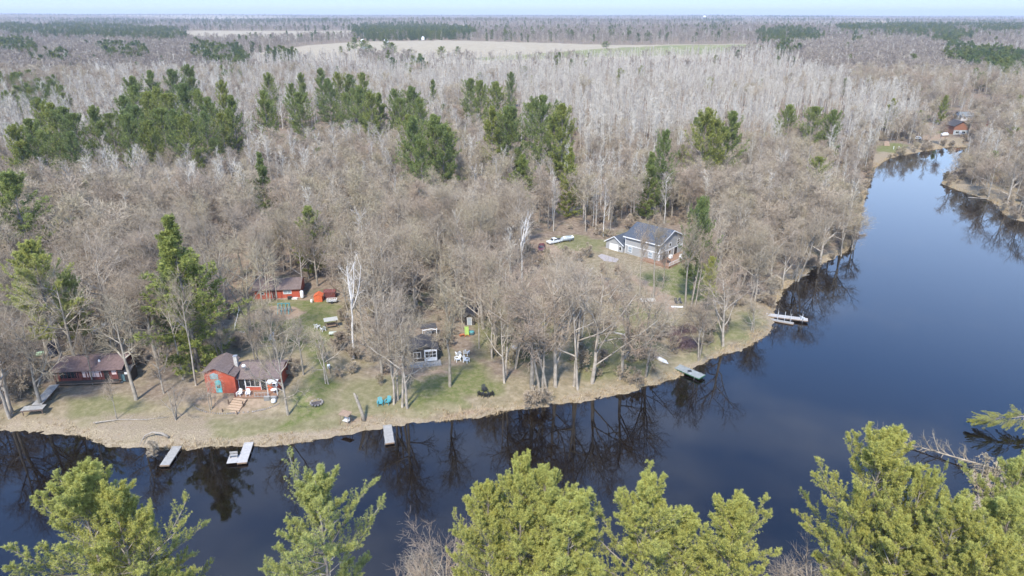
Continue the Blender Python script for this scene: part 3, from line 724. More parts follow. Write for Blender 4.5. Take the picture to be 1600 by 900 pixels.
# ================================================================ where the trees stand
# (top pixel x, y, height, form, girth factor) of every pine that stands out by itself: far bank
PINES = [(268,352,27,5,1.15,'tall dark green pine behind the red gabled house'), (256,392,19,6,1.2,'lower pine crown under the tall pine behind the red gabled house'), (45,378,24,3,1.0,'pine with a ragged crown rising behind the left cabin'),
    (100,425,17,0,.8,'smaller dark pine between the left cabin and the ragged pine'), (15,275,24,0,1.3,'bushy pine cut by the left edge of the photo'), (404,243,20,6,.95,'lone slender pine among the grey-brown trees left of centre'),
    (892,235,17,5,1.05,'tall pointed lone pine in front of the birch woods right of centre'), (818,245,18,4,1.2,'small pale green lone pine left of the tall pointed pine'), (1018,240,20,6,1.0,'pointed pine above the large grey house'),
    (1042,207,21,0,.75,'darker round-headed pine just behind the pointed pine'), (1099,310,23,1,.62,'bright green broad pine beside the large grey house'), (1114,400,13,3,.6,'low green pine under the broad pine beside the lawn'),
    (1282,245,15,3,.9,'dark leaning pine above the river bank at right'), (1105,173,23,1,1.05,None), (1145,177,22,2,1.1,None), (1120,190,20,3,.9,None), (1235,165,18,1,1.1,None), (1275,168,19,3,1.0,None), (1305,173,18,1,1.0,None),
    (1484,117,12,2,1.2,'narrow pine behind the far cottages'), (1535,114,12,1,1.3,'broad dark pine behind the far cottages'), (1478,150,13,4,1.0,None),
    (205,125,24,1,1),(235,116,25,2,1),(268,114,25,0,1),(293,106,26,2,1),(346,131,24,2,.8),(243,142,22,1,1),(210,140,22,0,1),(190,156,22,2,1),(229,150,22,1,1),(262,152,22,3,1),(284,137,24,1,1),(307,147,22,0,1),
    (325,158,21,1,1),(360,155,22,2,1),(250,176,20,3,1.1),(290,186,20,1,1),(213,172,21,0,1.1),(272,178,21,2,1),(318,180,19,3,1),(196,185,20,1,1),(232,195,18,0,1),(170,182,17,3,1),(345,183,17,1,1),
    (60,160,21,2,1),(76,168,22,1,1),(97,174,21,0,1.1),(114,184,20,3,1),(146,172,22,2,.9),(22,202,20,2,1),(47,192,20,1,1.1),(112,212,17,0,1),(64,210,18,3,1),(35,225,16,1,1),
    (418,118,22,1,.9),(412,148,22,2,1),(420,160,18,0,.8),(468,150,20,1,1.25),(470,118,22,2,.8),(456,135,20,0,.9),(500,111,23,2,1),(512,128,22,1,1),(526,118,23,0,1),(546,121,22,1,1),(565,119,24,2,1),(558,142,22,1,1),
    (578,150,21,0,1),(592,151,20,2,.9),(615,145,21,0,1),(642,141,22,1,1.1),(625,158,19,3,1),(655,158,20,1,.9),(540,150,18,3,1),(645,190,22,2,1),(678,186,22,1,1.15),(657,223,18,0,.9),(690,200,20,3,1),
    (735,128,22,0,1),(750,131,22,1,.9),(775,133,22,1,1.15),(798,117,21,2,.8),(768,172,21,2,1),(793,172,21,1,1),(845,155,24,1,1.1),(880,168,23,2,1.1),(831,165,20,3,1),(800,172,21,0,1),(866,182,20,1,1),
    (640,186,20,1,.9),(700,205,18,0,.8),(676,128,17,2,.8),(603,62,20,2,1.3),(612,68,18,1,1.2),(567,64,22,1,1.2),(578,72,18,0,1.1),(690,74,17,1,1.2),(715,74,13,3,1),(640,78,12,1,1.2),(532,74,12,0,1),(544,68,14,2,.9),(553,60,20,2,1.2),
    (948,66,12,3,1.4),(943,68,9,1,1.2)]
PGROUP = lambda x, y: ('pines in the big clump of the left middle distance' if x < 400 and y < 240 and x > 160 else 'pines in the clump at the far left' if x <= 160 else
    'pines in the long clump behind the bare trees' if x < 715 and y < 180 else 'pines in the small group left of the middle' if x < 715 else 'pines in the pair of clumps at the middle' if x < 900 else 'pines above the right river bank')
def plabel(x, y):
    if y < 90: return 'dark pine standing at the edge of the pale farm field'
    return {'pines in the big clump of the left middle distance': 'green pine in the big dense clump rising from bare woods at left', 'pines in the clump at the far left': 'green pine in the smaller clump at the far left edge',
            'pines in the long clump behind the bare trees': 'green pine in the long clump right of the big dense clump', 'pines in the small group left of the middle': 'green pine in the compact group between the long clump and the middle',
            'pines in the pair of clumps at the middle': 'green pine in the clumps just left of the tall pointed pine', 'pines above the right river bank': 'green pine in the round clumps above the right river bank'}[PGROUP(x, y)]
clump_list = []
ORD = 'first second third fourth fifth sixth seventh eighth ninth tenth eleventh twelfth'.split()
def prank(px, py):
    gp = 'f' if py < 90 else PGROUP(px, py)
    same = sorted((q[0], q[1]) for q in PINES if not (len(q) > 5 and q[5]) and ('f' if q[1] < 90 else PGROUP(q[0], q[1])) == gp)
    i = same.index((px, py)); n_ = len(same)
    w = {'f': 'dark pine at the farm field edge', 'pines in the big clump of the left middle distance': 'green pine in the big dense clump', 'pines in the clump at the far left': 'green pine in the far left clump',
         'pines in the long clump behind the bare trees': 'green pine in the long pine clump', 'pines in the small group left of the middle': 'green pine in the compact group', 'pines in the pair of clumps at the middle': 'green pine in the middle clumps',
         'pines above the right river bank': 'round green pine above the right bank'}[gp]
    return '%s, %s from the %s end' % (w, ORD[i] if i < (n_ + 1) // 2 else ORD[n_ - 1 - i], 'left' if i < (n_ + 1) // 2 else 'right')
occ = []           # crowns already placed: x, y, radius
g4 = np.random.default_rng(99)
for q in PINES:
    px, py, h, form, wf = q[:5]
    if 95 < py < 236: h *= 1.22
    wf *= (1.5 if py < 90 else 0.9) if py < 236 else 1.05
    x, y = TOP(px, py, h)
    gp = None if len(q) > 5 and q[5] else ('pines along the field edge' if py < 90 else PGROUP(px, py))
    far = y > 320
    clump_list.append((px, py, gp)) if gp else None
    mesh = (PFm[(0, 2, 3, 0, 2)[form]] if y < 135 and form < 5 else P1m[form])
    e = add_tree('pine_tree', mesh, x, y, g4.uniform(0, 6.28), 1.0, (q[5] if len(q) > 5 and q[5] else prank(px, py)), gp)
    s = h / (24.0 if y < 135 and form < 5 else 22.0); e.scale = (s * wf, s * wf, s)
    occ.append((x, y, 3.8 * s * wf))

# pines of the near bank, below and beside the camera: crown tops by pixel, height
FGP = [(118,727,25,0,1.0,0.3,'big yellow-green pine with a double crown at the lower left'), (172,742,24,1,.8,1.9,'rear spire of the big double-crowned pine at the lower left'), (488,735,24,1,.92,4.0,'open-branched yellow-green pine standing alone in the river view'),
    (262,872,17,3,.75,0,'small pine top poking up beside the lower left pine'), (762,742,22,0,.72,2.2,'rounded yellow pine, first of the row at lower centre'), (818,707,25,2,.7,1.2,'slim pine top rising highest at lower centre'),
    (852,722,24,3,.85,5.2,'rounded pine behind the middle of the lower centre row'), (893,772,23,2,1.15,0.7,'dense pine at the front of the lower centre row'), (1016,733,24,0,.85,3.1,'tall pine with upswept limbs right in the lower centre row'),
    (1072,783,21,4,.9,4.4,'yellow pine low beside the upswept pine'), (1150,762,22,3,.9,2.8,'last pine at the right end of the lower centre row'), (1386,660,25,0,.92,5.5,'largest pine of the lower right, with a pointed top'),
    (1440,716,23,1,.6,2.4,'narrower pine just behind the largest lower right pine'), (1505,762,23,3,.9,0.9,'dense green pine in the middle of the lower right group'), (1425,800,20,2,1.0,1.7,'short bushy pine at the foot of the lower right group'),
    (1553,812,22,0,.85,3.9,'yellow-tipped pine near the lower right corner'), (1606,704,23,1,.8,5.9,'green pine cut by the right edge above the lower right group'), (1590,765,23,4,.9,2.6,'pine behind the lower right corner by the driftwood'),
    (1345,752,20,4,.6,1.1,'low pine at the left skirt of the largest lower right pine'), (640,1010,16,3,.8,0,'pine below the frame of the picture')][:-1]
for px, py, h, form, wf, rz, lab in FGP:
    x, y = TOP(px, py + 22, h, 1.0)
    e = add_tree('pine_tree', PFm[form], x, y, rz, 1.0, lab)
    s = h / 24.0; wf *= 1.12; e.scale = (s * wf, s * wf, s)
    occ.append((x, y, 3.5))
# a pine leaning low over the river
tip_ = hit(1517, 659, 1.3); v0 = Vector((tip_[0] + 13.5, tip_[1] - 1.0, 3.6)); v1 = Vector((tip_[0], tip_[1], 1.3))
e = add_tree('pine_tree', PFm[1], v0.x, v0.y, 0.0, 1.0, 'dark olive pine leaning flat over the river at the right edge')
e.location = v0; e.rotation_euler = (v1 - v0).to_track_quat('Z', 'Y').to_euler(); e.scale = (0.36, 0.36, (v1 - v0).length / 24.0)

# ---- bare trees that stand out: (base pixel, height, form, width factor, kind, label)
BT = [(701,604,23,2,.75,'h','many-stemmed grey tree on the grass right of the small black cabin'), (634,637,20,3,.8,'h','broad grey tree at the water beside the short dock'), (616,630,19,4,.75,'h','multi-stemmed grey tree behind the teal chairs'),
    (450,648,18,1,.7,'h','small dark-trunked tree on the bank before the red gabled house'), (212,626,22,2,.85,'h','tall leaning tree beside the left cabin'), (124,586,22,0,.85,'h','tall grey tree at the left corner of the left cabin'),
    (62,640,20,1,.9,'h','grey tree left of the long ground-laid dock'), (20,646,19,4,1.0,'h','leaning grey clump at the bottom left bank'), (288,592,21,5,.45,'h','straight pale tree between the left cabin and the red house'), (306,602,22,5,.45,'h','taller pale tree left of the red gabled house'),
    (182,655,8,5,.6,'h','thin young tree on the dry bank below the left cabin'), (145,600,11,5,.7,'h','small pale tree in front of the left cabin porch'), (275,655,7,3,1.3,'h','low tangled bush on the dry bank left of the red house'),
    (788,596,19,3,.8,'h','grey clump on the bank left of the brown bank trees'), (832,610,23,0,1.0,'h','brown tree on the bank below the middle of the woods'), (868,604,24,6,.85,'h','spreading bank tree, right of two similar ones'), (925,598,23,6,.9,'h','wide bank tree leaning out over the dark reflections'),
    (968,592,21,1,.9,'h','bank tree left of the white overturned canoe'), (1006,560,17,6,.8,'h','arching tree behind the white overturned canoe'), (1130,541,16,6,1.0,'h','low forked tree with a slanted trunk on the river bend'),
    (1022,466,22,5,.55,'a','tall straight pale tree before the large grey house'), (1070,482,22,5,.6,'h','first of the twin tall trunks beside the house lawn'), (1080,478,21,7,.6,'h','second of the twin tall trunks beside the house lawn'), (1000,462,19,5,.45,'a','thin pale tree left of the tall straight one'),
    (1034,452,12,5,.5,'h','thin sapling on the lawn of the large grey house'), (816,448,17,0,.9,'d','bleached dead birch with forked white limbs in mid woods'), (409,476,19,5,.5,'a','first pale trunk before the red garage'), (418,474,20,7,.5,'a','second pale trunk before the red garage'),
    (432,471,13,5,.4,'h','thin dark sapling before the red garage'), (552,560,20,2,.7,'d','bone-white dead tree right of the lawn'), (568,540,20,0,.7,'h','grey trunk behind the bone-white dead tree'), (475,585,12,5,.9,'h','small pale tree on the lawn edge behind the red house'),
    (432,566,13,3,.9,'h','feathery pale tree right behind the red house'), (405,570,12,4,.8,'h','grey tree over the roof of the red house'), (345,505,18,6,.7,'h','dark pruned trunk between the pine and the lawn'), (596,585,19,1,.8,'h','grey tree left of the small black cabin'),
    (1240,436,18,4,1.0,'h','wide bare tree at the notch of the right bank'), (1282,411,20,1,1.0,'h','bare tree overhanging the river right of the notch'), (1205,440,15,6,1.0,'h','curved pale tree on the dry grass at right'), (1150,430,15,1,.9,'h','spreading tree right of the low green pine'),
    (1575,318,17,1,1.1,'h','bare tree at the water on the far right point'), (1545,306,16,6,1.0,'h','bare tree beside the log on the far right point'), (1593,335,15,3,1.0,'h','bare tree at the tip of the far right bank'), (748,545,20,5,.45,'h','tall thin tree above the white garden chairs'),
    (770,560,19,2,.7,'h','grey tree right of the white garden chairs'), (1175,520,8,3,1.0,'h','bush at the water near the long white dock'), (1330,392,11,4,1.0,'h','bush hanging over the river beside the floating log'),
    (898,605,24,3,.8,'h','forked bank tree between the spreading tree and the wide leaning tree'),(852,612,20,4,.8,'h','multi-stemmed bank tree left of the spreading tree'),(1008,590,17,6,.8,'h','last bank tree before the bend, leaning over the water'),(1092,562,14,3,.8,'h','bare tree behind the landward end of the green-edged dock'),
    (1312,398,18,3,1.0,'h','leaning tree over the reflections right of the bank notch'),(1222,452,14,1,.9,'h','small spreading tree at the water by the dry grass notch'),(330,640,7,3,.9,'h','twiggy shrub left of the stone edging'),(352,566,11,4,.9,'h','grey tree rising right behind the red front gable'),
    (740,500,19,6,.8,'h','tree behind the green play slide'), (510,600,11,3,.8,'h','brown shrubby tree at the right edge of the lawn')]
AS_DEAD = [(tree_mesh('dead_tree_trunk', q[0], M_white), tree_mesh('dead_tree_crown', q[1], M_white)) for q in (dead_birch(91), dead_birch(92), dead_birch(93))]
for px, py, h, form, wf, kd, lab in BT:
    p = G(px, py)
    pm = {'h': HW0m[form], 'a': HW0m[form], 'd': AS_DEAD[min(form, 2)]}[kd]
    e = add_tree('bare_tree', pm, p.x, p.y, g4.uniform(0, 6.28), 1.0, lab)
    s = h / 18.0; e.scale = (s * wf * 1.15, s * wf * 1.15, s)
    occ.append((p.x, p.y, 2.2 * wf))
for px, py, h, form, wf, lab in [(690,818,16,1,.9,'grey leafless tree at the lower left of the centre pines'), (1290,848,14,3,.9,'pale leafless bush between the centre and right pines'), (662,842,13,5,.8,'thin leafless tree beside the grey leafless tree below'),
        (845,842,18,5,.45,'thin dead tree in front of the centre pines'), (1180,884,11,4,.8,'reddish leafless bush at the bottom edge'), (1030,868,14,3,.9,'pale leafless tree under the upswept pine'), (740,858,13,6,.9,'leafless tree at the foot of the first centre pine'), (1375,872,13,4,.9,'leafless bush beneath the largest lower right pine')]:
    x, y = TOP(px, py, h, 1.0)
    e = add_tree('bare_tree', HW0m[form], x, y, g4.uniform(0, 6.28), 1.0, lab); e.scale = (h / 18 * wf * 1.2, h / 18 * wf * 1.2, h / 18)

# ---- the woods: candidate spots
KEEP = [wpoly(p) for p in ([(365,482),(378,462),(395,462),(400,452),(472,452),(478,462),(515,462),(530,470),(532,492),(512,560),(520,600),(520,645),(560,650),(640,640),(820,640),(1060,600),(1200,530),(1215,500),(1190,478),(1160,500),(1130,525),(1080,552),(1010,585),(900,605),(780,612),(640,622),(560,640),(300,700),(0,690),(0,635),(60,610),(240,612),(300,635),(320,628),(318,560),(440,556),(445,600),(480,600),(478,560),(445,530),(380,530),(362,520)],
    [(85,602),(88,560),(198,556),(200,602)], [(318,625),(318,575),(445,572),(452,625)], [(630,590),(632,552),(700,548),(712,575),(765,570),(790,600),(720,625),(660,620)], [(640,535),(645,505),(692,505),(695,535)], [(715,535),(718,508),(752,508),(752,535)],
    [(925,420),(930,382),(965,380),(970,360),(1075,352),(1085,410),(1122,420),(1112,475),(1010,450),(985,430)], [(840,396),(842,368),(905,362),(960,378),(930,398)], [(1200,372),(1200,345),(1235,345),(1235,372)],
    [(1440,224),(1440,196),(1560,186),(1560,206),(1500,214),(1500,226)], [(1368,240),(1370,222),(1420,220),(1420,240)], [(320,412),(335,398),(640,392),(640,404),(440,412),(372,420),(372,478),(350,478),(350,425)], [(560,66),(570,66),(570,73),(560,73)],
    [(500,598),(580,598),(584,668),(500,674)], [(698,540),(748,540),(752,580),(698,580)], [(700,572),(770,560),(820,600),(800,636),(690,640)], [(1160,498),(1260,408),(1325,390),(1328,400),(1240,445),(1216,500)])]
SHOW = [(85,558,198,600,14), (318,562,446,622,12), (395,436,470,468,10), (630,524,706,585,20), (712,500,750,530,10), (655,505,695,532,10), (705,545,735,570,12), (925,355,1078,415,14), (840,358,900,388,16), (1484,184,1516,206,1), (1005,415,1100,465,12), (372,480,520,560,20), (470,560,512,640,22), (385,555,440,640,4),(240,360,310,500,0),(25,378,70,440,0),
        (868,240,915,330,0),(998,245,1038,320,0),(385,250,422,312,0),(1070,312,1120,360,0),(1095,385,1125,455,0),(20,165,130,246,0),(165,118,385,232,0),(395,120,490,206,0),(490,125,665,196,0),(635,190,712,272,0),(722,130,815,180,0),(755,170,905,228,0),(1090,175,1165,225,0),(1215,165,1320,195,0),(805,250,832,285,0),(1465,150,1500,180,0),(1515,118,1555,150,0),
        (445,545,510,640,3), (488,455,530,475,2), (500,488,532,518,2), (1370,222,1420,240,2)]   # what trees in the photo leave open: box px, clearance
FLD = [P for P, s in FIELD + GREENF]
def kept_open(x, y):
    m = np.zeros(x.shape, bool)
    for P in KEEP: m |= inside(P, x, y)
    for P in FLD: m |= inside(P, x, y)
    return m
def blocked(x, y, z, h):
    m = np.zeros(x.shape, bool)
    pxb, pyb = proj(x, y, z); pxt, pyt = proj(x, y, z + h)
    for x0, y0, x1, y1, c in SHOW:
        m |= (pxt > x0 - c) & (pxt < x1 + c) & (pyt < y1) & (pyb > y1 - 3)
    return m
def jgrid(y0, y1, s, g, k=0.86, pad=25):
    ys = np.arange(y0, y1, s * 0.9); out = []
    for j, yy in enumerate(ys):
        w = k * yy + pad
        xs = np.arange(-w, w, s) + (j % 2) * s / 2
        out.append(np.stack([xs, np.full_like(xs, yy)], 1))
    p = np.concatenate(out); return p + g.uniform(-0.45, 0.45, p.shape) * s
g5 = np.random.default_rng(1234)
bands = [(78, 200, 5.3), (200, 380, 5.0), (380, 700, 6.2), (700, 1300, 9.5), (1300, 2600, 17), (2600, 5200, 36), (5200, 13500, 85)]
cand = []
for y0, y1, s in bands:
    p = jgrid(y0, y1, s, g5); cand.append(np.concatenate([p, np.full((len(p), 1), s)], 1))
cand = np.concatenate(cand)
x, y, sp = cand.T
sd_ = np.full(x.shape, 400.); nr = (np.abs(x) < 700) & (y < 700); sd_[nr] = sdist(x[nr], y[nr])
z = ground_z(x, y, sd_)
ok = (sd_ > 2.6)
px, py = proj(x, y, z + 8)
# kinds by region
def near_poly(pts, px, py): return inside(np.array(pts, float), px, py)
pw = px + 10 * wob(px, py * 3, 0.05, 3); qw = py + np.minimum(0.08 * py, 10) * wob(px, py * 3, 0.045, 6)
pa = np.where(qw < 330, 0.2, 0.04); pa = np.where(qw < 88, 0.22, pa)
for pts, v in [([(0,140),(190,105),(420,92),(700,130),(800,150),(800,205),(400,235),(0,260)], .75), ([(60,250),(420,245),(480,300),(420,320),(60,325)], .42), ([(690,150),(1100,130),(1000,300),(880,300),(700,260)], .42), ([(940,240),(1000,240),(990,300),(930,310)], .5),
               ([(380,82),(700,90),(880,86),(1200,78),(1330,128),(1440,150),(1452,186),(1300,205),(1050,210),(900,196),(780,150),(640,130),(400,108)], .96), ([(1500,72),(1600,70),(1600,85),(1520,85)], .8), ([(1140,60),(1300,62),(1240,78),(1200,76)], .5), ([(1050,25),(1400,30),(1400,44),(1060,36)], .5)]:
    pa = np.where(near_poly(pts, pw, qw), v, pa)
pp = np.where(py < 60, 0.10, 0.006)
PATCH = [((0,126,95,150),.5),((0,148,115,172),.6),((155,73,235,92),.6),((290,74,385,92),.45),((330,84,385,108),.55),((395,72,475,88),.6),((345,108,372,132),.4),((590,92,690,108),.12),((0,60,50,86),.75),((60,84,110,100),.3),
         ((0,36,60,54),.8),((50,38,150,58),.8),((120,40,225,58),.8),((195,46,300,62),.8),((90,28,240,40),.45),((250,28,550,36),.4),((545,36,730,60),.85),((1185,46,1280,66),.8),((1316,40,1378,50),.85),((1375,36,1480,54),.85),((1450,34,1600,44),.7),
         ((1460,50,1512,68),.8),((1495,82,1600,112),.9),((1560,104,1600,124),.7),((1040,24,1160,31),.5),((1190,22,1290,29),.5),((1215,70,1250,86),.5),((1525,42,1600,50),.8),((470,16,560,22),.3),((1480,68,1520,100),.5),((860,92,940,104),.06),((1330,60,1350,66),.4)]
for (x0, y0, x1, y1), v in PATCH:
    e_ = ((pw - (x0 + x1) / 2) / ((x1 - x0) / 2)) ** 2 + ((py + 1.5 * wob(px, py * 4, .04, 2) - (y0 + y1) / 2) / ((y1 - y0) / 2 + .5)) ** 2
    pp = np.where(e_ < 1.15, np.maximum(v, pp), pp)
u1, u2 = g5.random(len(x)), g5.random(len(x))
kind = np.where(u1 < pp, 2, np.where(u2 < pa, 1, 0))
h = np.where(kind == 0, g5.uniform(11, 19, len(x)), np.where(kind == 1, g5.uniform(11, 18, len(x)), g5.uniform(9, 17, len(x))))
h = np.where((kind == 0) & (y < 200), h + 1.5, h)
h = np.where((kind == 0) & (sd_ < 14), h * 0.8, h)
h = np.where((kind == 0) & (y > 200) & (y < 420), h * 0.85, h)
clump = wob(x, y, 0.045, 8)
ok &= (g5.random(len(x)) < 0.90 + 0.25 * clump) | (y > 700)
open_ = (y < 135) & (px > 560) & (px < 1120) & (wob(x, y, .13, 1) > 0.35)
ok &= ~open_
ok &= ~((px > 560) & (px < 1060) & (py > 455) & (py < 600) & (g5.random(len(x)) < 0.25))
ok &= ~((px > 318) & (px < 480) & (py > 398) & (py < 455) & (g5.random(len(x)) < 0.6))
ok &= ~kept_open(x, y)
b1 = blocked(x, y, z, h * 0.85); h6 = g5.uniform(3.5, 8.5, len(x)); b2 = blocked(x, y, z, h6)
h = np.where(b1 & (kind != 2), h6, h); ok &= ~(b1 & (b2 | (kind == 2)))
near = y < 420
for ox, oy, orr in occ:
    m = near & (np.abs(x - ox) < orr) & (np.abs(y - oy) < orr); ok &= ~(m & ((x - ox) ** 2 + (y - oy) ** 2 < orr * orr))
inview = (px > -60) & (px < 1660)
x, y, z, h, kind, px, py, sp, inview = (a[ok] for a in (x, y, z, h, kind, px, py, sp, inview))
print('woods', len(x), [(kind == k).sum() for k in range(3)])
LM = [(140,590,'the left cabin'),(45,410,'the ragged pine at left'),(268,430,'the tall pine by the red house'),(380,600,'the red gabled house'),(430,455,'the red garage'),(508,465,'the small red sheds'),(445,490,'the turquoise swing set'),(515,500,'the canopied yard swing'),
      (540,650,'the small garden swing'),(665,555,'the small black cabin'),(675,515,'the white arbor'),(730,510,'the lime green slide'),(723,558,'the four white chairs'),(600,630,'the turquoise chairs'),(758,615,'the black chairs on the bank'),(804,545,'the grey-white canoe'),
      (815,400,'the bleached dead birch'),(875,372,'the white pickup truck'),(1020,385,'the large grey house'),(1092,335,'the bright broad pine'),(975,525,'the fallen white log'),(1033,560,'the white canoe'),(1065,530,'the purple brush heaps'),(1058,472,'the black loungers'),
      (1080,578,'the green-edged dock'),(1230,497,'the long white dock'),(1217,355,'the grey hut in the woods'),(1340,371,'the floating dark log'),(1390,230,'the far green lawn'),(1500,195,'the orange-brown cottage'),(1570,320,'the far right point'),(892,285,'the tall pointed pine'),(1018,285,'the pointed pine'),
      (404,280,'the lone slender pine'),(818,262,'the pale green lone pine'),(15,305,'the bushy pine at the left edge'),(672,230,'the compact pine group'),(280,175,'the big dense pine clump'),(80,205,'the far left pine clump'),(550,150,'the long pine clump'),(780,155,'the middle pine clumps'),(865,190,'the paired pines at centre'),
      (1120,195,'the round pine clump above the bank'),(1280,185,'the low pines above the right bank'),(1282,265,'the dark leaning pine'),(345,405,'the dirt drive'),(560,398,'the drive through the woods'),(603,80,'the farm silos'),(1230,58,'the far right pine wood'),(640,95,'the white farm shed'),(1535,130,'the broad far pine')]
LMx = np.array([q[0] for q in LM], float); LMy = np.array([q[1] for q in LM], float)
def where_label(px_, py_, kd, hh):
    nm = (('short leafless brown tree', 'leafless grey-brown tree', 'tall leafless grey-brown tree'), ('short pale aspen', 'slender pale aspen', 'tall pale aspen'), ('small green pine', 'green pine', 'tall green pine'))[kd][0 if hh < 12.5 else 1 if hh < 16 else 2]
    py_ = py_ - 8; d_ = np.hypot(LMx - px_, (LMy - py_) * 1.5); i = int(np.argmin(d_)); dx, dy = px_ - LMx[i], (py_ - LMy[i]) * 1.5
    near_ = 'just ' if d_[i] < 38 else '' if d_[i] < 80 else 'well '
    rel_ = ('right of' if dx > 0 else 'left of') if abs(dx) > abs(dy) else ('in front of' if dy > 0 else 'behind')
    t_ = '%s %s%s %s' % (nm, near_, rel_, LM[i][2])
    return t_, t_.replace('tree', 'trees').replace('aspen', 'aspens').replace('green pine', 'green pines', 1)
big = h / np.hypot(x, y)
left = np.ones(len(x), bool)
for kd, nmax, nm, forms in ((0, 244, 'bare_tree', None), (1, 285, 'aspen_tree', None), (2, 165, 'pine_tree', None)):
    idx = np.where((kind == kd) & inview)[0]; idx = idx[np.argsort(-big[idx])][:nmax]
    for i in idx:
        d = math.hypot(x[i], y[i])
        if kd == 0: pm, h0 = (HW0m[g5.integers(0, 8)] if d < 175 else HW1m[g5.integers(0, 8)]), 17.5
        elif kd == 1: pm, h0 = AS1m[g5.integers(0, 4)], 16.0
        else: pm, h0 = P1m[g5.integers(0, 5)], 22.0
        lab, gp = where_label(px[i], py[i], kd, h[i])
        e = add_tree(nm, pm, x[i], y[i], g5.uniform(0, 6.28), h[i] / h0, lab, gp)
        w_ = g5.uniform(0.75, 1.25); e.scale = (h[i] / h0 * w_, h[i] / h0 * w_, h[i] / h0)
    left[idx] = False
P3 = np.stack([x, y, z - 0.1], 1)
nearm = y < 650
fars = np.clip(sp / 9.5, 1, 3.2)
def mass(nm, sel, coll, sc, lab, cat, seed):
    if sel.any(): return scatter(nm, P3[sel], coll, sc[sel], lab, cat, 4, seed)
mass('bare_woods', left & nearm & (kind == 0), C_hw, h / 17, 'leafless grey-brown hardwood forest filling the middle distance', 'forest', 1)
mass('aspen_woods', left & nearm & (kind == 1), C_as, h / 16, 'pale leafless aspen forest in the middle distance', 'forest', 2)
mass('pine_woods', left & nearm & (kind == 2), C_pm, h / 22, 'scattered young pines showing green in the middle distance', 'forest', 3)
hf = np.where(kind == 0, h / 16, h / 15) * (1 + 0.0 * fars)
mass('distant_bare_woods', left & ~nearm & (kind == 0), C_hwf, hf, 'mauve-grey leafless forest stretching to the horizon', 'forest', 4)
mass('distant_aspen_woods', left & ~nearm & (kind == 1), C_asf, hf, 'whitish aspen forest beyond the pine clumps', 'forest', 5)
mass('distant_pine_woods', left & ~nearm & (kind == 2), C_pn, h / 14, 'dark green pine forest patches towards the horizon', 'forest', 6)

# ================================================================ houses and things
WHITE = paint('white_paint', (0.74, 0.74, 0.72), 0.5, 0.08)
OFFW = paint('weathered_white_paint', (0.62, 0.60, 0.56), 0.7, 0.18)
BLACKM = paint('black_paint', (0.03, 0.03, 0.033), 0.5, 0.3)
REDW = striped('red_board_siding', (0.42, 0.085, 0.045), 2, 0.2, 0.45)
ORNG = striped('orange_red_boards', (0.60, 0.13, 0.045), 0, 0.2, 0.4)
DRED = striped('dark_red_boards', (0.15, 0.045, 0.038), 0, 0.2, 0.4)
BRSH = striped('brown_shingles', (0.155, 0.115, 0.10), 1, 0.22, 0.45, 0.9, 0.3)
RBSH = striped('red_brown_shingles', (0.15, 0.10, 0.09), 1, 0.22, 0.45, 0.9, 0.3)
GRSH = striped('blue_grey_shingles', (0.07, 0.08, 0.095), 1, 0.25, 0.4, 0.85, 0.2)
DKSH = striped('charcoal_shingles', (0.06, 0.055, 0.055), 1, 0.22, 0.4, 0.9, 0.3)
SIDE = striped('grey_lap_siding', (0.34, 0.335, 0.32), 2, 0.18, 0.3, 0.7, 0.06)
PALES = striped('pale_grey_siding', (0.55, 0.54, 0.52), 2, 0.18, 0.25, 0.7, 0.06)
BLKS = striped('black_stained_boards', (0.035, 0.03, 0.028), 2, 0.18, 0.4)
CEDAR = striped('cedar_deck_boards', (0.27, 0.16, 0.10), 0, 0.15, 0.5)
TANW = striped('tan_step_boards', (0.46, 0.33, 0.22), 1, 0.14, 0.4)
GREYW = striped('weathered_dock_planks', (0.33, 0.315, 0.285), 1, 0.16, 0.55, 0.85, 0.22)
GREYW2 = striped('dark_grey_dock_planks', (0.27, 0.285, 0.27), 1, 0.16, 0.5, 0.85, 0.2)
PALEW = striped('bleached_dock_planks', (0.44, 0.42, 0.39), 1, 0.16, 0.5, 0.85, 0.15)
CONC = paint('concrete', (0.45, 0.42, 0.37), 0.9, 0.2)
PCONC = paint('pale_concrete', (0.33, 0.29, 0.265), 0.9, 0.15)
STONE = paint('field_stone', (0.26, 0.23, 0.20), 0.95, 0.5, 5, bump=.4)
TEAL = paint('turquoise_paint', (0.07, 0.28, 0.31), 0.5, 0.15)
TEALD = paint('turquoise_door_paint', (0.10, 0.42, 0.44), 0.5, 0.1)
LIME = paint('lime_plastic', (0.25, 0.36, 0.07), 0.4, 0.1)
ORP = paint('orange_plastic', (0.4, 0.12, 0.05), 0.45, 0.1)
METAL = paint('galvanised_metal', (0.5, 0.5, 0.5), 0.4, 0.15, metal=0.6)
DWOOD = paint('dark_wood', (0.13, 0.09, 0.065), 0.8, 0.3)
MWOOD = paint('brown_wood', (0.26, 0.18, 0.12), 0.8, 0.25)
GLASS = glassmat('dark_window_glass')
PALEG = glassmat('pale_reflecting_glass', (0.28, 0.33, 0.36), 0.15)
CURT = paint('pink_curtain', (0.58, 0.45, 0.42), 0.9, 0.12)
RUBBER = paint('rubber', (0.025, 0.025, 0.027), 0.8, 0.2)
BRICK = striped('red_brick', (0.36, 0.15, 0.095), 2, 0.12, 0.3)
GREENC = paint('pale_green_cover', (0.34, 0.46, 0.28), 0.7, 0.2)
NAVY = paint('navy_tarp', (0.025, 0.035, 0.075), 0.6, 0.3)
GTARP = paint('grey_cover', (0.33, 0.36, 0.37), 0.7, 0.15)
DTEAL = paint('dark_teal_cover', (0.07, 0.13, 0.14), 0.7, 0.2)
MAROON = paint('maroon_car_paint', (0.13, 0.03, 0.035), 0.3, 0.1)
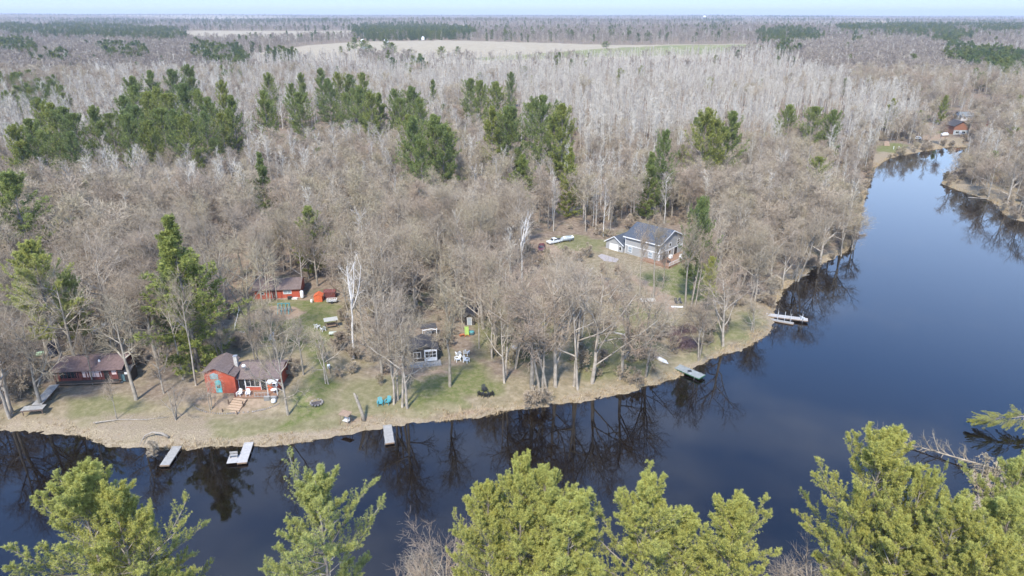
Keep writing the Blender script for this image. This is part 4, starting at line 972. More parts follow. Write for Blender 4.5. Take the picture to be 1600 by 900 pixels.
CARW = paint('white_car_paint', (0.68, 0.70, 0.69), 0.3, 0.05)
CANV = paint('pale_canvas', (0.36, 0.35, 0.31), 0.9, 0.1)
LOGM = paint('driftwood', (0.30, 0.26, 0.21), 0.95, 0.3, 4, bump=.4)
LOGP = paint('pale_log', (0.52, 0.49, 0.44), 0.95, 0.25, 4)
PURP = woodmat('purple_brown_twigs', (0.13, 0.085, 0.085), (0.26, 0.19, 0.185), 0.15)
REEDM = woodmat('dry_reed_blades', (0.30, 0.22, 0.125), (0.62, 0.50, 0.33), 0.2, attr='tone')

def thing(name, px, py, rz, label, cat, group=None, dz=0.0):
    p = G(px, py); return empty(name, (p.x, p.y, p.z + dz), R(rz), label, cat, group)
def wbox(face, a0, a1, z0, z1, off, d0, d1):
    """a box lying on a wall: face f (towards -y at y=off), r (towards +x at x=off), l (towards -x)"""
    if face == 'f': return (a0, a1, off - d1, off - d0, z0, z1)
    if face == 'r': return (off + d0, off + d1, a0, a1, z0, z1)
    return (off - d1, off - d0, a0, a1, z0, z1)
def window(par, face, off, a, z, w, h, nx=1, nz=1, fm=None, gm=None, fr=0.09, name='window'):
    fm = fm or WHITE; gm = gm or GLASS
    m = MB(); t = 0.06
    for q in ((a - w / 2 - fr, a - w / 2, z - fr, z + h + fr), (a + w / 2, a + w / 2 + fr, z - fr, z + h + fr), (a - w / 2, a + w / 2, z - fr, z), (a - w / 2, a + w / 2, z + h, z + h + fr)):
        m.box(*wbox(face, *q, off, 0.0, t))
    for i in range(1, nx): m.box(*wbox(face, a - w / 2 + w * i / nx - .03, a - w / 2 + w * i / nx + .03, z, z + h, off, 0.022, t))
    for i in range(1, nz): m.box(*wbox(face, a - w / 2, a + w / 2, z + h * i / nz - .03, z + h * i / nz + .03, off, 0.024, t - .002))
    f = m.build(name, fm, par)
    MB().box(*wbox(face, a - w / 2, a + w / 2, z, z + h, off, 0.0, 0.02)).build('pane', gm, f)
    return f
def door(par, face, off, a, z, w, h, dm, fm=None, pane=None, knob=True):
    f = MB().box(*wbox(face, a - w / 2, a + w / 2, z, z + h, off, 0.0, 0.05))
    o = f.build('door', dm, par)
    m = MB()
    for q in ((a - w / 2 - .09, a - w / 2, z, z + h + .09), (a + w / 2, a + w / 2 + .09, z, z + h + .09), (a - w / 2, a + w / 2, z + h, z + h + .09)): m.box(*wbox(face, *q, off, 0, .07))
    m.build('door_frame', fm or WHITE, o)
    if pane: MB().box(*wbox(face, a - w * .32, a + w * .32, z + h * pane[0], z + h * pane[1], off, .05, .06)).build('pane', GLASS, o)
    if knob: MB().box(*wbox(face, a + w * .32, a + w * .40, z + h * .45, z + h * .5, off, .05, .11)).build('handle', METAL, o)
    return o
def gable_x(par, x0, x1, y0, y1, z0, h, rise, wm, rm, ov=0.45, t=0.14, ridge=0.5, names=('wall', 'roof')):
    """walls with a ridge running along x"""
    ym = y0 + (y1 - y0) * ridge
    m = MB().add([(x0,y0,z0),(x1,y0,z0),(x1,y1,z0),(x0,y1,z0),(x0,y0,z0+h),(x1,y0,z0+h),(x1,y1,z0+h),(x0,y1,z0+h),(x0,ym,z0+h+rise),(x1,ym,z0+h+rise)],
        [(0,1,5,4),(1,2,6,9,5),(2,3,7,6),(3,0,4,8,7),(4,5,9,8),(6,7,8,9),(0,3,2,1)])
    w = m.build(names[0], wm, par)
    s0, s1 = rise / (ym - y0), rise / (y1 - ym)
    e = 0.03
    r = MB().slab([(x0-ov,y0-ov,z0+h-ov*s0+t+e),(x1+ov,y0-ov,z0+h-ov*s0+t+e),(x1+ov,ym,z0+h+rise+t+e),(x0-ov,ym,z0+h+rise+t+e)], t)
    r.slab([(x0-ov,ym,z0+h+rise+t+e),(x1+ov,ym,z0+h+rise+t+e),(x1+ov,y1+ov,z0+h-ov*s1+t+e),(x0-ov,y1+ov,z0+h-ov*s1+t+e)], t)
    return w, r.build(names[1], rm, par)
def gable_y(par, x0, x1, y0, y1, z0, h, rise, wm, rm, ov=0.4, t=0.14, names=('wall', 'roof'), hr=None):
    """walls with a ridge running along y: the gable looks at the front"""
    xm = (x0 + x1) / 2; hr = h if hr is None else hr
    m = MB().add([(x0,y0,z0),(x1,y0,z0),(x1,y1,z0),(x0,y1,z0),(x0,y0,z0+h),(x1,y0,z0+h),(x1,y1,z0+h),(x0,y1,z0+h),(xm,y0,z0+h+rise),(xm,y1,z0+h+rise)],
        [(0,1,5,8,4),(1,2,6,5),(2,3,7,9,6),(3,0,4,7),(4,8,9,7),(5,6,9,8),(0,3,2,1)])
    w = m.build(names[0], wm, par)
    s = rise / (xm - x0); e = 0.03
    r = MB().slab([(x0-ov,y0-ov,z0+h-ov*s+t+e),(xm,y0-ov,z0+h+rise+t+e),(xm,y1+ov,z0+h+rise+t+e),(x0-ov,y1+ov,z0+h-ov*s+t+e)], t)
    r.slab([(xm,y0-ov,z0+h+rise+t+e),(x1+ov,y0-ov,z0+h-ov*s+t+e),(x1+ov,y1+ov,z0+h-ov*s+t+e),(xm,y1+ov,z0+h+rise+t+e)], t)
    return w, r.build(names[1], rm, par)
def posts(par, pts, z0, z1, r, mat, name='post'):
    for x, y in pts: MB().box(x - r, x + r, y - r, y + r, z0, z1).build(name, mat, par)
def rail(par, pts, z, h, mat, name='railing', step=0.5):
    m = MB()
    for a, b in zip(pts[:-1], pts[1:]):
        a, b = Vector((*a, z)), Vector((*b, z)); L = (b - a).length; n = max(1, int(L / step))
        m.bar(a + Vector((0, 0, h)), b + Vector((0, 0, h)), .09, .05); m.bar(a + Vector((0, 0, .12)), b + Vector((0, 0, .12)), .05, .05)
        for i in range(n + 1):
            p = a.lerp(b, i / n); m.bar(p, p + Vector((0, 0, h)), .045 if i % 4 else .09)
    return m.build(name, mat, par)

# ---- chairs
def adirondack(name, p, rz, mat, label, group=None, cat='chair'):
    e = empty(name, p, R(rz), label, cat, group)
    s = MB()
    for i in range(5): s.box(-.27, .27, -.30 + i * .115, -.20 + i * .115, .36 - i * .028, .385 - i * .028)
    s.build('seat', mat, e)
    b = MB()
    for i in range(5):
        x = -.25 + i * .105; b.slab([(x, .22, .26), (x + .095, .22, .26), (x + .095 + (i - 2) * .02, .55, 1.02 - abs(i - 2) * .05), (x + (i - 2) * .02, .55, 1.02 - abs(i - 2) * .05)], .03)
    b.build('backrest', mat, e)
    for sx in (-1, 1):
        MB().box(sx * .33 - .075, sx * .33 + .075, -.36, .36, .55, .58).build('armrest', mat, e)
        MB().box(sx * .30 - .03, sx * .30 + .03, -.34, -.24, 0, .55).build('leg', mat, e)
        MB().add([(sx*.30-.03,.30,0),(sx*.30+.03,.30,0),(sx*.30+.03,.42,0),(sx*.30-.03,.42,0),(sx*.30-.03,.20,.55),(sx*.30+.03,.20,.55),(sx*.30+.03,.32,.55),(sx*.30-.03,.32,.55)],[(0,3,2,1),(4,5,6,7),(0,1,5,4),(1,2,6,5),(2,3,7,6),(3,0,4,7)]).build('leg', mat, e)
    return e
def chairs(lst, mat, group, size=1.0):
    first = None
    for px, py, rz, lab, dz in lst:
        p = G(px, py); loc = (p.x, p.y, p.z + dz)
        if first is None: first = adirondack('garden_chair', loc, rz, mat, lab, group); first.scale = (size,) * 3
        else: copy_tree(first, loc, R(rz), lab, group, size)
chairs([(716,556,200,'white garden chair at the upper left of the group of four',0),(729,554,160,'white garden chair at the upper right of the group of four',0),(715,564,-60,'low white garden chair at the lower left of the group of four',0),(729,566,60,'white garden chair at the lower right of the group of four',0)], WHITE, 'white chairs around the lawn circle', 1.25)
chairs([(594,633,10,'turquoise chair left of its twin on the river bank',0),(606,631,-20,'turquoise chair right of its twin on the river bank',0)], TEAL, 'turquoise chairs on the bank', 1.2)
chairs([(751,618,160,'black chair at the left of the black seat group on the bare bank',0),(759,620,180,'black chair in the middle of the black seat group on the bare bank',0),(767,618,200,'black chair at the right of the black seat group on the bare bank',0),(757,612,20,'black chair behind the row of black chairs on the bare bank',0)], BLACKM, 'black chairs on the bare bank', 1.15)
chairs([(496,513,150,'white chair left beside the canopied yard swing',0),(505,517,220,'white chair right beside the canopied yard swing',0),(378,524,150,'white chair behind the red house, nearer the lawn',0),(371,530,120,'white chair behind the red house, lower of two',0)], WHITE, 'white chairs by the lawn', 1.2)

# ---- docks
def dock(name, a, b, w, z, mat, label, legs=True, posts_up=0, frame=None):
    """a plank dock from world point a to b at height z"""
    a, b = Vector((a[0], a[1])), Vector((b[0], b[1])); d = b - a; L = d.length
    e = empty(name, (a.x, a.y, 0), math.atan2(d.y, d.x) - math.pi / 2, label, 'dock')
    m = MB(); n = int(L / .16)
    for i in range(n): m.box(-w / 2, w / 2, i * L / n, i * L / n + L / n - .018, z - .04, z + random.uniform(0, .008))
    m.build('deck', mat, e)
    f = MB()
    for x in (-w / 2 + .04, w / 2 - .04, 0): f.box(x - .035, x + .035, 0.02, L - .02, z - .2, z - .043)
    f.box(-w / 2, w / 2, L - .02, L + .03, z - .2, z + .01)
    f.build('frame', frame or MWOOD, e)
    if legs:
        for i in range(1, int(L / 2.4) + 1):
            for sx in (-1, 1):
                y = min(L - .15, i * 2.4); x = sx * (w / 2 + .05)
                MB().tube([(x, y, -2.2), (x, y, z + .12 + posts_up * (1 if sx < 0 or i % 2 else .2))], .035, 6).build('leg', METAL, e)
    return e, L
def wp(px, py, z=0.4): p = hit(px, py, z); return (p[0], p[1])
dock('river_dock', wp(277,697), wp(257,727), 1.35, .42, GREYW, 'leftmost grey plank dock reaching into the dark water')
dk, L = dock('river_dock', wp(389,691), wp(378,723), 1.35, .42, PALEW, 'pale dock with a square side platform and a bench')
sp_ = MB(); 
for i in range(11): sp_.box(.70, 2.15, L - 1.9 + i * .16, L - 1.9 + i * .16 + .145, .37, .41)
sp_.build('side_platform', PALEW, dk)
bn = empty('dock_bench', (dk.location.x - 1.35 , dk.location.y - 0, .42), 0, 'small grey bench on the square platform of the pale dock', 'bench')
_m = Matrix.Rotation(dk.rotation_euler.z, 4, 'Z') @ Vector((1.4, L - 1.5, .41)); bn.location = (dk.location.x + _m.x, dk.location.y + _m.y, .42); bn.rotation_euler.z = dk.rotation_euler.z
MB().box(-.55, .55, -.2, .2, .38, .43).build('seat', GREYW, bn); MB().box(-.55, .55, -.24, -.2, .5, .85).build('backrest', GREYW, bn)
for x in (-.48, .48): MB().box(x - .04, x + .04, -.24, .2, 0, .38).build('leg', GREYW, bn)
dock('river_dock', wp(605,664), wp(609,692), 1.35, .40, GREYW, 'short straight dock right below the teal chairs')
dk, L = dock('river_dock', wp(1055,570, .7), wp(1097,590, .45), 2.0, .62, GREYW2, 'dark grey dock with a green edge on the river bend', frame=paint('green_dock_edge', (0.03, 0.12, 0.05), .6))
dl = empty('dock_post_light', (0, 0, 0), 0, 'small squat box standing on the green-edged dock', 'box'); _m = Matrix.Rotation(dk.rotation_euler.z, 4, 'Z') @ Vector((.7, L * .62, .62)); dl.location = (dk.location.x + _m.x, dk.location.y + _m.y, .62)
dl.name = 'dock_box'; MB().box(-.3, .3, -.25, .25, 0, .5).build('box_body', GTARP, dl, bevel=.03); MB().box(-.33, .33, -.28, .28, .5, .56).build('lid', BLACKM, dl)
dk, L = dock('river_dock', wp(1197,491, .6), wp(1262,500, .5), 1.5, .6, PALEW, 'long white dock at the right with thin upright poles', posts_up=1.3)
for i, (t, s) in enumerate(((.28, 1.3), (.45, 1.5), (.6, 1.2))):
    MB().tube([(.85 - 1.7 * 0, L * t, -1.5), (.85, L * t, .6 + s)], .035, 6).build('pole', WHITE, dk)
ch_ = Matrix.Rotation(dk.rotation_euler.z, 4, 'Z') @ Vector((.35, L * .86, 0))
adirondack('dock_chair', (dk.location.x + ch_.x, dk.location.y + ch_.y, .6), 100, WHITE, 'white chair near the outer end of the long white dock')
dock('dock_section', wp(1196,497, .3), wp(1240,505, .3), 1.0, .28, GREYW, 'low grey dock section moored along the long white dock', legs=False)
# the dock parked on land beside the left cabin
gd = thing('stored_dock', 86, 601, 0, 'long L-shaped plank dock parked on the lawn beside the left cabin', 'dock')
pa_, pb_ = wp(85,600,2.2), wp(60,628,2.2); dv_ = Vector((pb_[0] - pa_[0], pb_[1] - pa_[1])); gd.location = (pa_[0], pa_[1], gd.location.z); gd.rotation_euler.z = math.atan2(dv_.y, dv_.x) - math.pi / 2
Lg = dv_.length + 1.0
m = MB(); n = int(Lg / .16)
for i in range(n): m.box(-.75, .75, i * .16, i * .16 + .145, .82, .87)
m.build('deck', GREYW, gd)
m = MB()
for i in range(9): m.box(-1.5, 1.7, Lg - .2 + i * .16, Lg - .2 + i * .16 + .145, .82, .87)
m.build('end_platform', GREYW, gd)
m = MB()
for x in (-.7, .7): m.box(x - .04, x + .04, 0, Lg, .62, .82)
m.box(-1.5, 1.7, Lg + 1.2, Lg + 1.27, .62, .82); m.build('frame', DWOOD, gd)
for x, y in ((-.65, .5), (.65, .5), (-.65, Lg * .5), (.65, Lg * .5), (-1.3, Lg + 1.1), (1.5, Lg + 1.1)): MB().box(x - .06, x + .06, y - .06, y + .06, -.1, .62).build('leg', DWOOD, gd)

# ---- left cabin
c = thing('log_cabin', 92, 602, 5, 'brown-red cabin with a screened porch and pink curtains at far left', 'house')
gable_x(c, 0, 10.4, .3, 5.6, .45, 2.3, 1.05, DRED, RBSH, .55)
MB().box(-.05, 10.45, .1, 5.7, -.6, .44).build('foundation', CONC, c)
MB().box(0, 10.4, -.75, .28, .46, .62).build('porch_floor', DWOOD, c)
MB().box(0.1, 10.3, -.72, -.66, .64, 1.1).build('porch_skirt', BLKS, c)
window(c, 'f', .3, 1.9, 1.1, 3.0, 1.3, 5, 1, DRED, GLASS); window(c, 'f', .3, 4.55, 1.15, .95, 1.25, 1, 1, DRED, CURT, .07); window(c, 'f', .3, 6.2, 1.15, 2.0, 1.25, 2, 1, DRED, CURT, .07)
window(c, 'f', .3, 9.3, 1.5, .9, .75, 1, 1, DRED, CURT); door(c, 'f', .3, 8.0, .62, .85, 1.95, BLKS, DRED)
posts(c, [(.15, -.6), (3.7, -.6), (5.2, -.6), (7.4, -.6), (10.2, -.6)], .6, 2.55, .07, DRED)
MB().lathe([(.2, 3.1), (.2, 3.6), (.06, 3.8), (.02, 3.82)], 8, (6.6, 1.6)).build('roof_vent', WHITE, c)
lt = thing('lean_to_shed', 196, 597, 5, 'black open lean-to holding stacked dark things beside the left cabin', 'shed')
gable_x(lt, -.9, 1.2, 0, 2.2, -.2, 2.3, .3, BLKS, BLACKM, .2); MB().box(-.5, .1, -.06, -.01, .2, 1.5).build('door', DTEAL, lt); MB().box(.2, .9, -.1, -.02, 1.55, 2.0).build('white_sign_panel', OFFW, lt)
tt = thing('tarp_tent', 79, 556, 20, 'navy tarp pitched as a small tent behind the left cabin', 'tent')
gable_y(tt, -1, 1, 0, 2.4, 0, .3, 1.9, NAVY, NAVY, .1, .04, ('tent_wall', 'tent_cover'))
kk = thing('covered_kayak', 66, 556, -60, 'pale green covered boat leaning by the navy tent', 'boat')
MB().tube([(0, -1.8, .35), (0, -1.2, .45), (0, 0, .5), (0, 1.2, .45), (0, 1.8, .35)], [.04, .35, .48, .35, .04], 10).build('hull', GREENC, kk, True); MB().box(-.5, .5, -.08, .08, 0, .3).build('stand', DWOOD, kk)
cp_ = thing('camper_shell', 149, 527, -15, 'pale blue-grey box shed with a slanting roof behind the left cabin', 'shed')
MB().box(-.8, .8, 0, 2.6, -.1, 1.3).build('wall', DTEAL, cp_); MB().slab([(-1, -.2, 1.4), (1, -.2, 1.4), (1, 2.8, 2.0), (-1, 2.8, 2.0)], .08).build('roof', GTARP, cp_); door(cp_, 'f', 0, 0, 0, .6, 1.2, BLACKM)

# ---- red gabled house on its knoll
h_ = thing('gabled_house', 324, 614, 0, 'bright red house with a front gable, turquoise door and brown roof', 'house')
hx, hy, hz = h_.location; fl = .1
gable_y(h_, 0, 3.7, 0, 4.9, -.6, 4.4, .8, REDW, BRSH, .35)
MB().add([(3.7,0,-.6),(4.85,0,-.6),(4.85,4.2,-.6),(3.7,4.2,-.6),(3.7,0,3.6),(4.85,0,3.1),(4.85,4.2,3.1),(3.7,4.2,3.6)],[(0,3,2,1),(4,5,6,7),(0,1,5,4),(1,2,6,5),(2,3,7,6),(3,0,4,7)]).build('side_wall', REDW, h_)
MB().slab([(3.75,-.25,3.78),(5.1,-.25,3.2),(5.1,4.3,3.2),(3.75,4.3,3.78)], .12).build('side_roof', BRSH, h_)
gable_x(h_, 4.9, 11.6, .9, 6.6, -.4, 2.85, 1.15, REDW, BRSH, .5, names=('main_wall', 'main_roof'))
door(h_, 'f', 0, 2.05, fl, .82, 1.95, TEALD, TEALD, (.45, .88)); MB().tube([(2.05, -.03, 2.0), (2.05, -.09, 2.0)], .5, 18).build('door_arch', TEALD, h_)
window(h_, 'f', 0, 1.6, 2.75, 1.1, .6, 2, 1, TEALD, PALEG); MB().add([(.95,-.05,3.44),(2.25,-.05,3.44),(1.6,-.05,3.75),(.95,0,3.44),(2.25,0,3.44),(1.6,0,3.75)],[(0,1,2),(3,5,4),(0,3,4,1),(1,4,5,2),(2,5,3,0)]).build('window_head', PALEG, h_)
door(h_, 'f', .9, 5.55, fl, .95, 2.0, GLASS, WHITE)
window(h_, 'f', .9, 7.3, .75, 2.2, 1.35, 3, 1, OFFW, GLASS); door(h_, 'f', .9, 9.1, fl, .85, 2.0, GLASS, OFFW); window(h_, 'f', .9, 11.0, .9, .7, 1.1, 1, 1, OFFW, GLASS)
MB().box(9.75, 10.5, .75, .88, fl, 2.3).build('orange_panel', ORNG, h_)
MB().box(4.0, 4.55, 2.6, 3.1, 3.3, 5.3).build('chimney', CONC, h_); MB().box(3.94, 4.61, 2.54, 3.16, 5.31, 5.42).build('chimney_cap', METAL, h_)
dsh = MB().tube([(6.0, 1.8, 3.0), (6.0, 1.7, 4.05)], .03, 6); dsh.build('dish_mast', METAL, h_); MB().tube([(6.0, 1.55, 4.1), (6.0, 1.62, 4.08), (6.0, 1.7, 4.06)], [.38, .3, .05], 14).build('satellite_dish', WHITE, h_, True)
MB().slab([(10.2,-.9,2.3),(11.9,-.9,2.3),(11.9,.3,2.42),(10.2,.3,2.42)], .07).build('porch_awning', OFFW, h_); posts(h_, [(10.3, -.8), (11.8, -.8)], -.9, 2.25, .06, OFFW)
MB().box(4.9, 11.9, -1.4, .88, -.12, .03).build('deck', CEDAR, h_)
MB().box(4.95, 11.85, -1.36, -1.28, -1.2, -.13).build('deck_skirt', DWOOD, h_)
rail(h_, [(5.05, -1.35), (5.05, -.2)], .03, .8, DRED); rail(h_, [(8.3, -1.35), (10.4, -1.35)], .03, .8, GREYW)
for x0 in (9.9, 11.0): MB().box(x0, x0 + .95, -1.9, -1.45, -.9, .35).build('planter', GREYW, h_)
stp = empty('garden_steps', (hx + 6.0, hy - 1.45, hz), R(-14), 'wide tan wooden steps leading down from the red house deck', 'steps')
for i in range(7): MB().box(-1.15, 1.15, -(i + 1) * .46, -i * .46 - .02, -.22 - i * .17, -.13 - i * .17).build('step', TANW, stp)
for sx in (-1, 1): MB().bar((sx * 1.2, 0, -.15), (sx * 1.2, -3.3, -1.35), .07, .2).build('stringer', DWOOD, stp)
for sx in (-1, 1):
    for yy, zz in ((-1.4, -.5), (-3.1, -1.2)): MB().box(sx * 1.32 - .07, sx * 1.32 + .07, yy - .07, yy + .07, zz - .4, zz + .75).build('post', DWOOD, stp)
chx = adirondack('deck_chair', (hx + 5.6, hy - .8, hz + .03), -10, WHITE, 'white chair left of the steps on the red house deck', 'white chairs on the red house deck'); copy_tree(chx, (hx + 7.0, hy - .8, hz + .03), R(15), 'white chair right of the steps on the red house deck', 'white chairs on the red house deck')
tb = empty('patio_table', (hx + 11.0, hy - .1, hz + .03), .2, 'small white patio table under the awning of the red house', 'table')
MB().lathe([(.5, .68), (.5, .72)], 16).build('tabletop', WHITE, tb); MB().tube([(0, 0, 0), (0, 0, .68)], .05, 8).build('leg', WHITE, tb)
pt = empty('round_planter', (hx + 11.6, hy - 2.3, gz(hx + 11.6, hy - 2.3)), 0, 'white globe-shaped pot below the red house patio', 'pot'); MB().lathe([(.18, 0), (.36, .15), (.42, .35), (.36, .58), (.3, .66)], 14).build('pot', WHITE, pt, True); MB().lathe([(.27, .6), (.02, .68)], 12).build('soil', DWOOD, pt)
ter = thing('stone_edging', 372, 644, 0, 'low curved stone edging below the planting bed of the red house', 'edging')
ep = [(303,636),(312,641),(325,645),(340,647),(355,647),(366,646),(395,644),(404,642),(415,640),(428,636),(438,631)]
for i in range(len(ep) - 1):
    for t in (0, .25, .5, .75):
        q = G(ep[i][0] + (ep[i+1][0] - ep[i][0]) * t, ep[i][1] + (ep[i+1][1] - ep[i][1]) * t)
        v = q - ter.location; r = random.uniform(.08, .17); MB().lathe([(r * .6, -.1), (r, .05), (r * .8, .18), (r * .2, .24)], 7, (v.x, v.y)).build('stone', STONE, ter).location.z = v.z
for o_ in list(kids(ter)): pass

# ---- red garage, sheds, yard things
g_ = thing('red_garage', 399, 467.5, 7, 'long low red garage with white-framed windows and a brown roof', 'garage')
gable_x(g_, 0, 9.6, 0, 6.5, -.3, 2.45, 1.25, REDW, BRSH, .45)
MB().box(-.04, 9.64, -.06, 6.5, -.5, -.02).build('foundation', CONC, g_)
window(g_, 'f', 0, 1.6, 1.0, .75, .45, 1, 1); window(g_, 'f', 0, 7.0, 1.0, 1.6, .8, 2, 1, WHITE, PALEG); door(g_, 'f', 0, 4.2, 0, .85, 1.85, DRED, OFFW)
tk = empty('gas_tank', (g_.location.x + 10.2, g_.location.y + .6, g_.location.z + .1), 0, 'upright white gas tank at the right end of the red garage', 'tank')
MB().lathe([(.2, -.1), (.38, .1), (.4, .3), (.4, 1.4), (.34, 1.62), (.12, 1.72)], 14).build('tank_body', WHITE, tk, True); MB().lathe([(.1, 1.7), (.1, 1.85)], 8).build('valve', METAL, tk)
for (dx, sz, mt, lb, ct, nm) in ((7.6, (.9, .5, .55), BLACKM, 'black lidded bin against the red garage wall', 'bin', 'storage_bin'), (8.6, (1.2, .6, .22), OFFW, 'low white crate beside the black bin at the garage', 'crate', 'low_crate'), (-.9, (1.1, .4, .35), DWOOD, 'dark wooden trough off the left corner of the garage', 'trough', 'wood_trough')):
    b_ = empty(nm, (g_.location.x + dx, g_.location.y - .8 + dx * .12, g_.location.z), R(7), lb, ct)
    MB().box(-sz[0] / 2, sz[0] / 2, -sz[1] / 2, sz[1] / 2, -.1, sz[2]).build('box_body', mt, b_, bevel=.02); MB().box(-sz[0] / 2 - .03, sz[0] / 2 + .03, -sz[1] / 2 - .03, sz[1] / 2 + .03, sz[2], sz[2] + .05).build('lid', mt, b_)
s1 = thing('garden_shed', 491, 472, 4, 'small orange-red gabled shed at the back of the lawn', 'shed'); gable_y(s1, 0, 1.75, 0, 1.8, -.1, 1.35, .5, ORNG, ORNG, .1, .06); door(s1, 'f', 0, .85, 0, .7, 1.2, ORNG, ORNG)
s2 = thing('garden_shed', 506, 468, 4, 'dark red flat shed right of the small orange-red shed', 'shed'); gable_x(s2, 0, 2.4, .6, 2.4, -.1, 1.5, .3, DRED, DRED, .12, .06); door(s2, 'f', .6, 1.0, 0, .7, 1.25, DRED, DRED)
ct = thing('utility_trailer', 519, 473, 8, 'small grey utility trailer with white rails by the dark red shed', 'trailer')
MB().box(-1, 1, -.55, .55, .4, .5).build('bed', METAL, ct); rail(ct, [(-1, -.55), (1, -.55), (1, .55), (-1, .55), (-1, -.55)], .5, .4, WHITE, 'side_rail'); MB().bar((1, 0, .42), (1.9, 0, .35), .07).build('tow_bar', METAL, ct)
for sx in (-.62, .62): MB().tube([(0, sx - .07, .28), (0, sx + .07, .28)], .28, 14).build('wheel', RUBBER, ct)
for px, py, lab in ((487,473,'white rain barrel left of the small orange-red shed'),):
    b_ = thing('rain_barrel', px, py, 0, lab, 'barrel'); MB().lathe([(.2, 0), (.27, .2), (.27, .5), (.22, .7)], 12).build('barrel_body', WHITE, b_, True); MB().lathe([(.24, .7), (.24, .74)], 12).build('lid', WHITE, b_)
sw = thing('swing_set', 445, 489, 3, 'turquoise A-frame swing set standing on the mulch oval', 'swing set')
for x in (-1.15, -.4, .4, 1.15): MB().bar((x - .16, -.75, 0), (x, 0, 2.2), .10).build('leg', TEAL, sw); MB().bar((x + .16, .75, 0), (x, 0, 2.2), .10).build('leg', TEAL, sw); MB().bar((x - .07, -.4, 1.05), (x + .07, .4, 1.05), .07).build('cross_brace', TEAL, sw)
MB().bar((-1.3, 0, 2.2), (1.3, 0, 2.2), .12).build('top_beam', TEAL, sw)
for x in (-.78, .78): o_ = MB().box(x - .22, x + .22, -.1, .1, .5, .54).build('swing_seat', BLACKM, sw); MB().bar((x - .2, 0, .52), (x - .2, 0, 2.2), .02).bar((x + .2, 0, .52), (x + .2, 0, 2.2), .02).build('chain', METAL, o_)
rp_ = thing('rope_line', 372, 500, 0, 'curving white rope strung on short stakes along the lawn edge', 'rope fence')
pts = [G(*q) - rp_.location for q in ((372,478),(374,486),(372,494),(370,502),(368,509),(367,516))]
m = MB()
for a, b in zip(pts[:-1], pts[1:]): m.tube([a + Vector((0,0,.55)), (a + b) / 2 + Vector((0,0,.35)), b + Vector((0,0,.55))], .045, 5)
m.build('rope', WHITE, rp_)
for a in pts: MB().bar(a - Vector((0,0,.1)), a + Vector((0,0,.65)), .08).build('stake', OFFW, rp_)
def canopy_swing(px, py, rz, label, w, roofm, seatm, fm, s=1.0):
    e = thing('canopy_swing', px, py, rz, label, 'garden swing')
    for x in (-w / 2, w / 2):
        for y in (-.65, .65): MB().bar((x, y, 0), (x, y * .35, 1.75), .08).build('leg', fm, e)
    MB().bar((-w / 2 - .1, 0, 1.78), (w / 2 + .1, 0, 1.78), .09).build('top_beam', fm, e)
    MB().slab([(-w / 2 - .2, -.65, 1.78), (w / 2 + .2, -.65, 1.78), (w / 2 + .2, .6, 2.05), (-w / 2 - .2, .6, 2.05)], .06).build('canopy', roofm, e)
    MB().box(-w / 2 + .2, w / 2 - .2, -.3, .25, .45, .52).build('seat', seatm, e); MB().slab([(-w / 2 + .2, .28, .5), (w / 2 - .2, .28, .5), (w / 2 - .2, .42, 1.0), (-w / 2 + .2, .42, 1.0)], .05).build('backrest', seatm, e)
    for x in (-w / 2 + .22, w / 2 - .22): MB().bar((x, 0, .5), (x, 0, 1.76), .025).build('chain', METAL, e)
    e.scale = (s, s, s); return e
canopy_swing(518, 512, 22, 'yard swing under a pale tilted canopy right of the lawn', 2.3, CANV, MWOOD, DWOOD)
canopy_swing(541, 660, -25, 'small wooden garden swing with white cushions near the water', 1.5, MWOOD, OFFW, MWOOD, .95)
tr = thing('stock_trough', 521, 524, 5, 'pale green-white trough on legs below the yard swing', 'trough'); MB().box(-.8, .8, -.35, .35, .35, .7).build('trough_body', paint('pale_green_white', (.5, .55, .47), .6), tr, bevel=.05)
for x in (-.65, .65): MB().box(x - .05, x + .05, -.3, .3, -.05, .35).build('leg', DWOOD, tr)
gr = thing('covered_grill', 404, 525, 10, 'dark teal covered grill behind the red house', 'grill'); MB().add([(-.7,-.4,0),(.7,-.4,0),(.7,.4,0),(-.7,.4,0),(-.5,-.3,1.2),(.5,-.3,1.2),(.4,.3,1.35),(-.4,.3,1.35)],[(0,3,2,1),(4,5,6,7),(0,1,5,4),(1,2,6,5),(2,3,7,6),(3,0,4,7)]).build('cover', DTEAL, gr, bevel=.06); MB().box(-.65, .65, -.43, -.4, .05, .18).build('hem', BLACKM, gr)
gr = thing('covered_furniture', 427, 530, -20, 'pale grey covered garden furniture behind the red house', 'cover'); MB().add([(-.8,-.5,0),(.8,-.5,0),(.8,.5,0),(-.8,.5,0),(-.6,-.4,.9),(.6,-.4,.9),(.5,.4,1.3),(-.5,.4,1.3)],[(0,3,2,1),(4,5,6,7),(0,1,5,4),(1,2,6,5),(2,3,7,6),(3,0,4,7)]).build('cover', GTARP, gr, bevel=.08); MB().box(-.75, .75, -.53, -.5, .04, .15).build('hem', OFFW, gr)
fp = thing('fire_pit', 495, 631, 0, 'round fire pit ring of stones on the lower lawn', 'fire pit')
for k in range(12):
    a = k * 6.28318 / 12; MB().lathe([(.14, -.05), (.2, .08), (.15, .2), (.04, .24)], 7, (.95 * math.cos(a), .95 * math.sin(a))).build('stone', STONE, fp)
MB().lathe([(.8, .0), (.8, .05), (.3, .10)], 14).build('ash_bed', paint('ash', (.09, .075, .07), .95, .5, 5), fp)
st = thing('tree_stump', 569, 657, 0, 'tall broken leaning trunk stump near the water', 'stump')
